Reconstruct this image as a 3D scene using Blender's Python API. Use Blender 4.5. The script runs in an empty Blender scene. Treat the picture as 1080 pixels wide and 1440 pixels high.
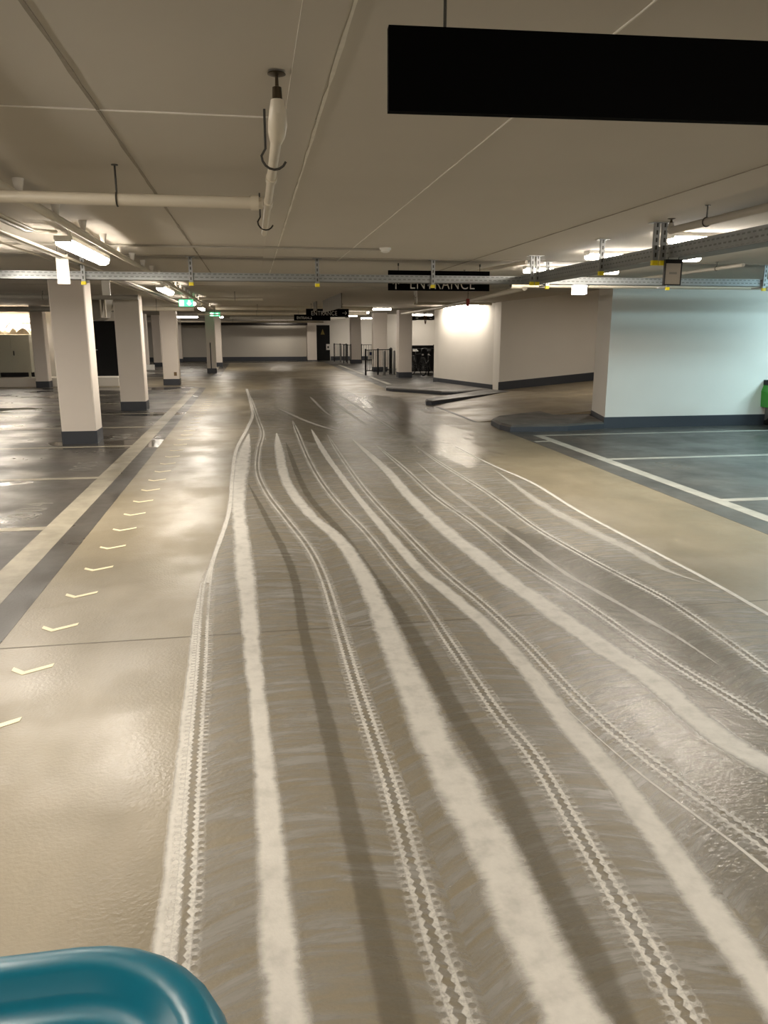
import bpy, bmesh, math, random
from mathutils import Vector, Matrix
random.seed(7)
scene = bpy.context.scene
C = scene.collection

# ---------------------------------------------------------------- camera
cd = bpy.data.cameras.new('camera')
cam = bpy.data.objects.new('camera', cd); C.objects.link(cam)
cam.location = (0, 0, 1.70)
cam.rotation_euler = (math.radians(90 - 13.2228), 0, math.radians(-9.5339))
cd.sensor_fit = 'VERTICAL'; cd.sensor_height = 24.0
cd.lens = 1081.0 / 1440.0 * 24.0
cd.clip_start = 0.02; cd.clip_end = 300
scene.camera = cam

# ---------------------------------------------------------------- world, exposure
w = bpy.data.worlds.new('underground'); scene.world = w; w.use_nodes = True
w.node_tree.nodes['Background'].inputs[0].default_value = (0.0, 0.0, 0.0, 1)   # no daylight below ground
w.node_tree.nodes['Background'].inputs[1].default_value = 0
vs = scene.view_settings
scene.display_settings.display_device = 'sRGB'
vs.view_transform = 'Standard'; vs.look = 'None'; vs.gamma = 1.0; vs.use_curve_mapping = False
vs.exposure = 1.72
LAMP = 38.0                      # radiance of a luminaire's diffuser
WARM = (1.0, 0.905, 0.78); COOL = (0.60, 0.91, 1.0)

scene.cycles.caustics_reflective = False; scene.cycles.caustics_refractive = False
scene.cycles.sample_clamp_indirect = 4.0

CEIL = 2.47

# ---------------------------------------------------------------- materials
def lin(c):
    return tuple(((v/255)/12.92 if v/255 <= .04045 else ((v/255+.055)/1.055)**2.4) for v in c)
class NT:
    def __init__(s, name):
        s.m = bpy.data.materials.new(name); s.m.use_nodes = True
        s.t = s.m.node_tree; s.b = s.t.nodes['Principled BSDF']; s.out = s.t.nodes['Material Output']
    def n(s, typ, **kw):
        nd = s.t.nodes.new(typ)
        for k, v in kw.items():
            if k.startswith('i_'):
                key = k[2:]; key = int(key) if key.isdigit() else key.replace('_', ' ')
                if hasattr(v, 'is_output'): s.t.links.new(v, nd.inputs[key])
                else: nd.inputs[key].default_value = v
            else: setattr(nd, k, v)
        return nd
    def math(s, op, a, b=0.0, c=0.0, clamp=False):
        nd = s.t.nodes.new('ShaderNodeMath'); nd.operation = op; nd.use_clamp = clamp
        for i, v in enumerate((a, b, c)):
            if hasattr(v, 'is_output'): s.t.links.new(v, nd.inputs[i])
            else: nd.inputs[i].default_value = v
        return nd.outputs[0]
    def ramp(s, v, a, b, lo=0.0, hi=1.0):
        nd = s.t.nodes.new('ShaderNodeMapRange'); nd.interpolation_type = 'SMOOTHSTEP'
        s.t.links.new(v, nd.inputs[0])
        for i, q in zip((1, 2, 3, 4), (a, b, lo, hi)): nd.inputs[i].default_value = q
        return nd.outputs[0]
    def mix(s, f, a, b):
        nd = s.t.nodes.new('ShaderNodeMix'); nd.data_type = 'RGBA'
        for key, v in ((0, f), (6, a), (7, b)):
            if hasattr(v, 'is_output'): s.t.links.new(v, nd.inputs[key])
            else: nd.inputs[key].default_value = v if not isinstance(v, tuple) else (*v[:3], 1)
        return nd.outputs[2]
    def set(s, key, v):
        if hasattr(v, 'is_output'): s.t.links.new(v, s.b.inputs[key])
        else: s.b.inputs[key].default_value = v if not (isinstance(v, tuple) and len(v) == 3) else (*v, 1)
    def noise(s, scale, detail=3, rough=.5, vec=None, dist=0):
        nd = s.n('ShaderNodeTexNoise', i_Scale=scale, i_Detail=detail, i_Roughness=rough, i_Distortion=dist)
        if vec is None: vec = s.pos()
        s.t.links.new(vec, nd.inputs['Vector'])
        return nd.outputs[0]
    def pos(s):
        return s.n('ShaderNodeNewGeometry').outputs['Position']
    def scaled(s, sx, sy, sz, vec=None):
        nd = s.n('ShaderNodeMapping'); s.t.links.new(vec or s.pos(), nd.inputs[0]); nd.inputs['Scale'].default_value = (sx, sy, sz)
        return nd.outputs[0]
    def bump(s, h, strength, dist=.01, normal=None):
        nd = s.n('ShaderNodeBump'); nd.inputs['Strength'].default_value = strength; nd.inputs['Distance'].default_value = dist
        s.t.links.new(h, nd.inputs['Height'])
        if normal is not None: s.t.links.new(normal, nd.inputs['Normal'])
        s.t.links.new(nd.outputs[0], s.b.inputs['Normal']); return nd.outputs[0]

def simple(name, rgb, rough=.5, metal=0.0, var=.08, scale=6.0, spec=.5, bump=0.0):
    k = NT(name); c = lin(rgb)
    nz = k.noise(scale, 4)
    k.set('Base Color', k.mix(nz, tuple(v*(1-var) for v in c), tuple(min(1, v*(1+var)) for v in c)))
    k.set('Roughness', rough); k.set('Metallic', metal); k.set('Specular IOR Level', spec)
    if bump: k.bump(k.noise(scale*25, 3), bump, .003)
    return k.m
def emit(name, rgb, strength):
    k = NT(name); k.set('Base Color', (.8, .8, .8)); k.set('Emission Color', tuple(rgb)); k.set('Emission Strength', strength)
    k.set('Roughness', .4); k.m.cycles.emission_sampling = 'FRONT'; return k.m

M = {}
M['ceiling'] = simple('painted_concrete_ceiling', (196, 190, 180), .8, var=.05, scale=1.3, spec=.2, bump=.05)
M['seam'] = simple('ceiling_seam_plaster', (232, 228, 220), .8, spec=.2, scale=30, var=.12)
M['seam_dark'] = simple('ceiling_seam_dark', (150, 142, 130), .85, spec=.2, scale=30, var=.2)  # darker tone for some of the ceiling seams
M['wall'] = simple('white_wall_paint', (226, 221, 213), .65, var=.03, scale=2, spec=.3, bump=.04)
M['wall_grey'] = simple('grey_wall_paint', (196, 190, 180), .7, var=.03, scale=2, spec=.3)
M['column'] = simple('column_paint', (228, 218, 208), .6, var=.03, scale=2.5, spec=.3, bump=.04)
M['skirt'] = simple('dark_blue_grey_skirting_paint', (58, 61, 68), .45, var=.08)
M['black_door'] = simple('black_door_paint', (9, 9, 10), .5, var=.1, spec=.2)
M['gold'] = simple('dull_gold_print', (112, 98, 40), .6)
M['black'] = simple('black_sign_face', (3, 3, 3), .8, var=.05, spec=.04)
M['black_metal'] = simple('black_metal', (22, 22, 23), .4, var=.1)
M['white_print'] = simple('white_print', (215, 212, 205), .6, var=.02)
M['grey_print'] = simple('grey_print', (150, 148, 142), .6, var=.02)
M['galv'] = simple('galvanised_steel', (150, 152, 152), .42, .75, var=.18, scale=14)
M['galv_dull'] = simple('dull_galvanised_steel', (118, 118, 116), .55, .6, var=.2, scale=14)
M['pipe'] = simple('cream_painted_pipe', (205, 196, 178), .42, var=.05, scale=9)
M['pipe_grey'] = simple('grey_conduit', (165, 160, 150), .45, var=.06, scale=9)
M['cone'] = simple('white_plastic_cone', (218, 212, 202), .5)
M['white_plastic'] = simple('white_plastic', (228, 226, 220), .4)
M['yellow'] = simple('yellow_plastic_cap', (225, 205, 20), .45)
M['brass'] = simple('dark_bronze', (70, 60, 45), .4, .8)
M['wire'] = simple('dark_wire', (60, 58, 54), .5, .4)
M['cabinet'] = simple('grey_green_cabinet', (172, 172, 158), .5, var=.03)
M['duct'] = simple('duct_sheet_metal', (140, 134, 122), .5, .4, var=.15)
M['slat'] = simple('brown_grey_slat', (108, 102, 92), .65)
M['teal'] = simple('teal_moulded_plastic', (0, 92, 112), .32, var=.04, scale=40, spec=.5)
M['rubber'] = simple('black_rubber', (24, 24, 24), .7)
M['green_paint'] = simple('green_paint', (46, 150, 28), .25, spec=.6)
M['mirror_glass'] = simple('mirror_glass', (180, 185, 190), .05, 1.0)
M['red'] = simple('red_tag', (150, 38, 22), .5)
M['orange_strap'] = simple('brown_strap', (120, 82, 48), .6)
M['cable'] = simple('dark_cable', (45, 42, 40), .5)
M['insulation'] = simple('crumpled_white_insulation', (222, 208, 180), .9, var=.25, scale=14, bump=.6)
M['chevron'] = simple('cream_floor_marking', (222, 210, 176), .45, var=.06, scale=30)
M['chev_film'] = M['chevron']
M['stain'] = simple('brown_stain', (120, 96, 66), .7, var=.3, scale=60)
M['card_grey'] = simple('grey_card', (188, 180, 168), .5)
M['exit_green'] = emit('lit_green_exit_sign', (0.02, .55, .22), .8)
M['exit_white'] = emit('lit_white_pictogram', (.9, 1, .95), 1.3)
M['lamp'] = emit('lit_warm_diffuser', WARM, LAMP*.45)
M['lamp_cool'] = emit('lit_cool_diffuser', COOL, LAMP*.6*2.0)
M['lamp_low'] = emit('lit_warm_diffuser_low_output', WARM, LAMP*.45*.6)
M['lamp_box'] = emit('lit_white_box', (1, .97, .9), 2.6)

def floor_material(name, rgb, rgb2, rough, peel, peel_scale, streak=0.0, wet=None, mott=.8, spec=.5, coat=0.0):
    k = NT(name); a, b = lin(rgb), lin(rgb2)
    p = k.pos()
    n1 = k.noise(mott, 5, .6, p)
    n2 = k.noise(3.2, 4, .6, k.scaled(1.0, .25, 1, p))
    f = k.math('ADD', k.math('MULTIPLY', n1, .6), k.math('MULTIPLY', n2, .4))
    f = k.ramp(f, .36, .64)
    col = k.mix(f, a, b)
    k.set('Base Color', col)
    r = k.ramp(k.noise(1.1, 4, .6, p), .35, .68, rough*.8, rough*1.3)
    if wet:                                        # puddled water: smooth, with an irregular outline
        wn = k.noise(wet[0], 3, .55, k.scaled(.5, 1.0, 1, p))
        m = k.ramp(wn, wet[1], wet[1]+.05)
        r = k.math('ADD', k.math('MULTIPLY', r, k.math('SUBTRACT', 1, m)), k.math('MULTIPLY', m, .09))
        peel_h = k.math('MULTIPLY', k.noise(peel_scale, 2, .5, p), k.math('SUBTRACT', 1, k.math('MULTIPLY', m, .75)))
    else:
        peel_h = k.noise(peel_scale, 2, .5, p)
    k.set('Roughness', r); k.set('Specular IOR Level', spec)
    und = k.noise(2.4, 2, .5, k.scaled(.35, 1.6, 1, p))
    nb = k.bump(und, .12, .012)
    k.bump(peel_h, peel, .004, nb)
    return k.m
M['lane'] = floor_material('beige_resin_lane', (118, 109, 90), (131, 121, 101), .38, .4, 62, spec=.5)
M['coat'] = floor_material('dark_resin_parking_coat', (55, 52, 48), (69, 65, 59), .34, .2, 60, wet=(.55, .57), spec=.55)
M['coat_cool'] = floor_material('dark_resin_bay_coat', (68, 68, 66), (88, 87, 83), .38, .2, 60, wet=(.6, .66), mott=1.4)
M['ramp'] = floor_material('ramp_concrete', (128, 116, 96), (150, 138, 114), .42, .3, 80)
M['kerb'] = floor_material('kerb_grey_paint', (72, 70, 68), (92, 89, 84), .5, .2, 70)
M['line'] = floor_material('worn_line_paint', (122, 116, 101), (148, 141, 125), .38, .2, 60, mott=5)
M['line_cool'] = floor_material('pale_line_paint', (150, 148, 140), (172, 170, 160), .42, .2, 60, mott=5)
M['joint'] = simple('floor_joint_sealant', (86, 78, 64), .6)

# ---- water and foam the cleaning machine left on the floor: u runs across a strip, v along it in metres
def strip_base(name):
    k = NT(name); uv = k.n('ShaderNodeUVMap'); uv.uv_map = 'strip'
    sx = k.n('ShaderNodeSeparateXYZ'); k.t.links.new(uv.outputs[0], sx.inputs[0])
    return k, sx.outputs[0], sx.outputs[1]
def floorish_bump(k, s=.5, scale=62):
    p = k.pos(); und = k.noise(2.4, 2, .5, k.scaled(.35, 1.6, 1, p)); nb = k.bump(und, .12, .012)
    k.bump(k.noise(scale, 2, .5, p), s, .004, nb)
def finish_alpha(k, alpha):
    k.set('Alpha', alpha)
    return k.m
def mat_foam(name, rgb, dens, ragged, edge=.5):
    k, u, v = strip_base(name); p = k.pos()
    d = k.math('ABSOLUTE', k.math('MULTIPLY', k.math('SUBTRACT', u, .5), 2.0))
    big = k.noise(4.5, 4, .6, p); fine = k.noise(13, 6, .72, k.scaled(.5, 1.4, 1, p), 1.2)
    e = k.math('ADD', d, k.math('MULTIPLY', k.math('SUBTRACT', big, .5), ragged))
    e = k.math('ADD', e, k.math('MULTIPLY', k.math('SUBTRACT', fine, .5), ragged*.9))
    a = k.ramp(e, edge-.1, edge+.5, dens, 0)
    a = k.math('MULTIPLY', a, k.ramp(d, .75, 1.0, 1, 0))
    a = k.math('MULTIPLY', a, k.ramp(k.noise(9, 4, .6, p), .2, .6, .72, 1.0))
    c = lin(rgb); k.set('Base Color', k.mix(k.noise(40, 3, .6, p), tuple(q*.9 for q in c), tuple(min(1, q*1.06) for q in c)))
    k.set('Roughness', .5); floorish_bump(k, .18, 120)
    return finish_alpha(k, a)
def mat_tread(name, rgb, half, pitch, dens, single=False):
    # s = signed metres from the middle of the tyre mark
    k, u, v = strip_base(name); p = k.pos()
    s = k.math('MULTIPLY', k.math('SUBTRACT', u, .5), 2*half)
    ab = k.math('ABSOLUTE', s)
    side = k.math('SIGN', s)
    ph = k.math('ADD', k.math('ADD', k.math('DIVIDE', v, pitch), k.math('MULTIPLY', k.noise(9, 2, .5, p), .9)), k.math('MULTIPLY', side, .25))
    saw = k.math('ABSOLUTE', k.math('SUBTRACT', k.math('FRACT', ph), .5))       # 0..0.5 triangle
    tri = k.math('MULTIPLY', saw, 2.0)
    wob = k.math('MULTIPLY', k.math('SUBTRACT', k.noise(30, 3, .6, p), .5), .010)
    inner = k.math('ADD', k.math('ADD', .007, k.math('MULTIPLY', tri, .010)), wob)
    band = k.math('MULTIPLY', k.ramp(k.math('SUBTRACT', ab, inner), -.003, .003), k.ramp(ab, .026, .036, 1, 0))
    # lug prints: soft ovals repeated outside the white rim
    dot_r = k.math('POWER', k.math('DIVIDE', k.math('SUBTRACT', ab, .041), .012), 2.0)
    dot_v = k.math('POWER', k.math('DIVIDE', k.math('SUBTRACT', k.math('FRACT', k.math('ADD', ph, .5)), .5), .30), 2.0)
    dot = k.math('SUBTRACT', 1.0, k.ramp(k.math('ADD', dot_r, dot_v), .5, 1.2), clamp=True)
    skirt = k.math('MULTIPLY', k.ramp(ab, .020, .028), k.ramp(k.math('ADD', ab, k.math('MULTIPLY', wob, 3.0)), .040, half*.95, .85, 0))
    skirt = k.math('MULTIPLY', skirt, k.math('SUBTRACT', 1.0, k.math('MULTIPLY', dot, .9)))
    skirt = k.math('MULTIPLY', skirt, k.ramp(k.noise(45, 3, .6, p), .2, .7, .45, 1.0))
    a = k.math('MULTIPLY', k.math('MAXIMUM', band, skirt), dens, clamp=True)
    a = k.math('MULTIPLY', a, k.ramp(k.noise(1.7, 3, .6, p), .25, .55, .6, 1.0))
    a = k.math('MULTIPLY', a, k.ramp(k.noise(70, 4, .7, p), .3, .6, .55, 1.0))
    c = lin(rgb); k.set('Base Color', k.mix(k.noise(60, 2, .5, p), tuple(q*.92 for q in c), c)); k.set('Roughness', .45)
    floorish_bump(k, .2, 120)
    return finish_alpha(k, a)
def mat_film(name, rgb, dens):
    k, u, v = strip_base(name); p = k.pos()
    # arcs swept by the round brushes, and wispy smears across the path
    uu = k.math('MULTIPLY', k.math('FRACT', k.math('MULTIPLY', u, 4.0)), 1.0)
    bow = k.math('MULTIPLY', k.math('POWER', k.math('SUBTRACT', uu, .55), 2.0), .55)
    comb = k.n('ShaderNodeCombineXYZ'); 
    k.t.links.new(k.math('MULTIPLY', u, 9.0), comb.inputs[0]); k.t.links.new(k.math('MULTIPLY', k.math('ADD', v, bow), 17.0), comb.inputs[1])
    arcs = k.noise(1.0, 5, .68, comb.outputs[0], .5)
    patch = k.noise(1.3, 3, .6, p)
    a = k.math('MULTIPLY', k.ramp(arcs, .36, .64, .12, 1.0), k.ramp(patch, .25, .7, .55, 1.0))
    e = k.math('ABSOLUTE', k.math('MULTIPLY', k.math('SUBTRACT', u, .5), 2.0))
    a = k.math('MULTIPLY', k.math('MULTIPLY', a, k.ramp(e, .93, 1.0, 1, 0)), dens)
    k.set('Base Color', lin(rgb)); k.set('Roughness', .33); floorish_bump(k, .3)
    return finish_alpha(k, a)
def mat_band(name, rgb, dens, rough):
    k, u, v = strip_base(name); p = k.pos()
    d = k.math('ABSOLUTE', k.math('MULTIPLY', k.math('SUBTRACT', u, .5), 2.0))
    d = k.math('ADD', d, k.math('MULTIPLY', k.math('SUBTRACT', k.noise(4, 3, .6, p), .5), .35))
    a = k.ramp(d, .45, .85, dens, 0)
    k.set('Base Color', lin(rgb)); k.set('Roughness', rough); floorish_bump(k, .3)
    return finish_alpha(k, a)
M['foam'] = mat_foam('dried_foam', (202, 198, 190), .9, .6)
M['foam_thin'] = mat_foam('thin_foam', (196, 191, 182), .62, .7, .3)
M['tread'] = mat_tread('foam_tyre_print', (206, 202, 194), .066, .034, .9)
M['film'] = mat_film('soapy_film', (150, 147, 141), .85)
M['clean'] = mat_band('wiped_clean_band', (104, 97, 82), .45, .3)
def mat_water(name, rgb, dens, rough=.2, peel=.12, ripple=.35):
    k, u, v = strip_base(name); p = k.pos()
    d = k.math('ABSOLUTE', k.math('MULTIPLY', k.math('SUBTRACT', u, .5), 2.0))
    d = k.math('ADD', d, k.math('MULTIPLY', k.math('SUBTRACT', k.noise(1.6, 4, .6, k.scaled(1.6, .5, 1, p)), .5), 1.8))
    a = k.ramp(d, .35, .8, dens, 0)
    k.set('Base Color', lin(rgb)); k.set('Roughness', rough)
    nb = k.bump(k.noise(3.0, 3, .6, k.scaled(.5, 2.6, 1, p)), ripple, .012)
    k.bump(k.noise(62, 1, .5, p), peel, .004, nb)
    return finish_alpha(k, a)
M['puddle'] = mat_water('standing_water', (122, 114, 98), .6, .2)
M['wet_thin'] = mat_water('thin_water', (122, 114, 98), .45, .26)
M['wet_grain'] = mat_water('beaded_water', (134, 129, 119), .55, .18, .55, .15)
M['bay_print'] = simple('worn_bay_number_paint', (112, 109, 102), .6, var=.2, scale=40)
M['damp'] = mat_band('dark_damp_patch', (70, 62, 48), .8, .25)

# ---------------------------------------------------------------- mesh helpers
class MB:
    def __init__(s): s.v = []; s.f = []
    def add(s, vs, fs):
        o = len(s.v); s.v += [tuple(q) for q in vs]; s.f += [tuple(i+o for i in q) for q in fs]; return s
    def box(s, x0, x1, y0, y1, z0, z1, ch=0.0):
        if ch <= 0:
            return s.add([(x0,y0,z0),(x1,y0,z0),(x1,y1,z0),(x0,y1,z0),(x0,y0,z1),(x1,y0,z1),(x1,y1,z1),(x0,y1,z1)],
                  [(0,3,2,1),(4,5,6,7),(0,1,5,4),(1,2,6,5),(2,3,7,6),(3,0,4,7)])
        # chamfered vertical edges
        pl = [(x0+ch,y0),(x1-ch,y0),(x1,y0+ch),(x1,y1-ch),(x1-ch,y1),(x0+ch,y1),(x0,y1-ch),(x0,y0+ch)]
        return s.prism(pl, z0, z1)
    def prism(s, pl, z0, z1, inset=0.0):
        n = len(pl)
        cx = sum(q[0] for q in pl)/n; cy = sum(q[1] for q in pl)/n
        zf0 = z0 if callable(z0) else (lambda x, y: z0); zf1 = z1 if callable(z1) else (lambda x, y: z1)
        bot = [(x, y, zf0(x, y)) for x, y in pl]
        top = []
        for i, (x, y) in enumerate(pl):
            if inset:
                d = math.hypot(cx-x, cy-y) or 1; x2 = x+(cx-x)/d*inset; y2 = y+(cy-y)/d*inset
            else: x2, y2 = x, y
            top.append((x2, y2, zf1(x, y)))
        return s.add(bot+top, [tuple(range(n-1, -1, -1)), tuple(range(n, 2*n))]+[(i, (i+1) % n, n+(i+1) % n, n+i) for i in range(n)])
    def tube(s, pts, r, n=10, cap=True):
        pts = [Vector(q) for q in pts]; rings = []
        rs = r if isinstance(r, (list, tuple)) else [r]*len(pts)
        prev = None
        for i, q in enumerate(pts):
            t = (pts[min(i+1, len(pts)-1)] - pts[max(i-1, 0)]).normalized()
            if prev is None:
                a = t.orthogonal().normalized()
            else:
                a = (prev - t*prev.dot(t)); a = a.normalized() if a.length > 1e-6 else t.orthogonal().normalized()
            prev = a; b = t.cross(a)
            rings.append([q + (a*math.cos(2*math.pi*j/n) + b*math.sin(2*math.pi*j/n))*rs[i] for j in range(n)])
        vs = [v for rg in rings for v in rg]; fs = []
        for i in range(len(pts)-1):
            for j in range(n): fs.append((i*n+j, i*n+(j+1) % n, (i+1)*n+(j+1) % n, (i+1)*n+j))
        if cap: fs += [tuple(range(n-1, -1, -1)), tuple(range((len(pts)-1)*n, len(pts)*n))]
        return s.add(vs, fs)
    def torus(s, c, R, r, axis='x', n=28, m=8):
        pts = []
        for i in range(n):
            a = 2*math.pi*i/n
            for j in range(m):
                b = 2*math.pi*j/m; rr = R + r*math.cos(b); h = r*math.sin(b)
                p = (h, rr*math.cos(a), rr*math.sin(a)) if axis == 'x' else ((rr*math.cos(a), h, rr*math.sin(a)) if axis == 'y' else (rr*math.cos(a), rr*math.sin(a), h))
                pts.append((c[0]+p[0], c[1]+p[1], c[2]+p[2]))
        return s.add(pts, [(i*m+j, ((i+1) % n)*m+j, ((i+1) % n)*m+(j+1) % m, i*m+(j+1) % m) for i in range(n) for j in range(m)])
    def loft(s, loops, cap=True):
        n = len(loops[0]); vs = [p for l in loops for p in l]; fs = []
        for i in range(len(loops)-1):
            for j in range(n): fs.append((i*n+j, i*n+(j+1) % n, (i+1)*n+(j+1) % n, (i+1)*n+j))
        if cap: fs += [tuple(range(n-1, -1, -1)), tuple(range((len(loops)-1)*n, len(loops)*n))]
        return s.add(vs, fs)
    def build(s, name, mat, parent=None, smooth=False, at=None):
        me = bpy.data.meshes.new(name)
        off = Vector(at) if at is not None else (parent['_o'] if False else Vector((0, 0, 0)))
        if parent is not None and at is None: off = Vector(parent.location)
        me.from_pydata([tuple(Vector(v)-off) for v in s.v], [], s.f); me.update()
        bm = bmesh.new(); bm.from_mesh(me); bmesh.ops.recalc_face_normals(bm, faces=bm.faces); bm.to_mesh(me); bm.free()
        me.materials.append(M[mat] if isinstance(mat, str) else mat)
        if smooth:
            for p in me.polygons: p.use_smooth = True
            if hasattr(me, 'set_sharp_from_angle'): me.set_sharp_from_angle(angle=math.radians(40))
        o = bpy.data.objects.new(name, me); C.objects.link(o)
        if parent is not None: o.parent = parent
        elif at is not None: o.location = off
        return o
def tag(o, label, cat, group=None, kind=None):
    o['label'] = label; o['category'] = cat
    if group: o['group'] = group
    if kind: o['kind'] = kind
    return o
def thing(name, label, cat, loc=(0, 0, 0), rotz=0.0, group=None):
    o = bpy.data.objects.new(name, None); C.objects.link(o); o.location = loc; o.rotation_euler = (0, 0, rotz)
    o.empty_display_size = .1
    return tag(o, label, cat, group)
def part(mb, name, mat, parent, smooth=False):     # mesh given in world coordinates, stored relative to its root
    return mb.build(name, mat, parent, smooth)
def sub(mb, name, mat, root, parent, smooth=False):  # sub-part: same frame as its part
    o = mb.build(name, mat, None, smooth, at=None)
    me = o.data; off = Vector(root.location)
    me.transform(Matrix.Translation(-off)); o.parent = parent
    return o
def lpart(mb, name, mat, parent, smooth=False):    # mesh given in local coordinates of its root
    return mb.build(name, mat, parent, smooth, at=(0, 0, 0))
def dup(root, loc, rotz=None, label=None, swap=None):
    r = root.copy(); C.objects.link(r); r.location = loc
    if rotz is not None: r.rotation_euler = (0, 0, rotz)
    if label: r['label'] = label
    for ch in root.children:
        c = ch.copy(); C.objects.link(c); c.parent = r
        if swap and ch.type == 'LIGHT':
            c.data = ch.data.copy(); c.data.color = swap[2]; c.data.energy *= swap[3]
        elif swap and ch.data.materials[0] is swap[0]:
            c.data = ch.data.copy(); c.data.materials[0] = swap[1]
        for g in ch.children:
            d = g.copy(); C.objects.link(d); d.parent = c
    return r
def struct(mb, name, mat, parent=None, label=None, cat=None):
    o = mb.build(name, mat, parent, at=None if parent else (0, 0, 0))
    if parent is None:
        o['kind'] = 'structure'
        if label: o['label'] = label; o['category'] = cat
    return o
def text_mesh(name, body, size, mat, parent, loc, rot, extrude=.001, align='LEFT', spacing=1.0, bold=0.0, xs=1.0):
    cu = bpy.data.curves.new(name, 'FONT'); cu.body = body; cu.size = size; cu.extrude = extrude; cu.align_x = align
    cu.space_character = spacing; cu.offset = bold
    t = bpy.data.objects.new(name, cu); C.objects.link(t)
    dg = bpy.context.evaluated_depsgraph_get()
    me = bpy.data.meshes.new_from_object(t.evaluated_get(dg)); C.objects.unlink(t); bpy.data.objects.remove(t)
    me.materials.clear(); me.materials.append(M[mat]); me.name = name
    me.transform(Matrix.Translation(loc) @ rot.to_matrix().to_4x4() @ Matrix.Diagonal((xs, 1, 1, 1)))
    o = bpy.data.objects.new(name, me); C.objects.link(o); o.parent = parent
    return o
def smooth_line(pts, step=.06):
    P = [Vector(q) for q in pts]; P = [P[0]*2-P[1]] + P + [P[-1]*2-P[-2]]; out = []
    for i in range(1, len(P)-2):
        n = max(2, min(60, int((P[i+1]-P[i]).length/step)))
        for k in range(n):
            t = k/n
            out.append(.5*((2*P[i]) + (-P[i-1]+P[i+1])*t + (2*P[i-1]-5*P[i]+4*P[i+1]-P[i+2])*t*t + (-P[i-1]+3*P[i]-3*P[i+1]+P[i+2])*t**3))
    out.append(P[-2]); return out
def strip(name, pts, widths, z, mat, parent, t0=0.0, t1=0.0):
    line = smooth_line(pts); n = len(line)
    ws = widths if isinstance(widths, (list, tuple)) else [widths]
    me = bpy.data.meshes.new(name); vs = []; uvs = []; L = 0
    lens = [0]
    for i in range(1, n): lens.append(lens[-1] + (line[i]-line[i-1]).length)
    for i, q in enumerate(line):
        t = (line[min(i+1, n-1)] - line[max(i-1, 0)]).normalized(); nx = Vector((t.y, -t.x))
        f = i/(n-1)*(len(ws)-1); a = int(min(f, len(ws)-2)) if len(ws) > 1 else 0
        wd = ws[0] if len(ws) == 1 else ws[a]+(ws[a+1]-ws[a])*(f-a)
        if t1 and lens[-1]-lens[i] < t1: wd *= .12+.88*math.sin((lens[-1]-lens[i])/t1*math.pi/2)
        if t0 and lens[i] < t0: wd *= .12+.88*math.sin(lens[i]/t0*math.pi/2)
        for sgn, uu in ((-1, 0.0), (1, 1.0)):
            vs.append((q.x+nx.x*wd/2*sgn, q.y+nx.y*wd/2*sgn, z)); uvs.append((uu, lens[i]))
    fs = [(2*i, 2*i+1, 2*i+3, 2*i+2) for i in range(n-1)]
    me.from_pydata(vs, [], fs); ul = me.uv_layers.new(name='strip')
    for lp in me.loops: ul.data[lp.index].uv = uvs[lp.vertex_index]
    me.materials.append(M[mat]); me.update()
    if me.polygons[0].normal.z < 0: me.flip_normals()
    o = bpy.data.objects.new(name, me); C.objects.link(o); o.parent = parent
    return o

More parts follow.
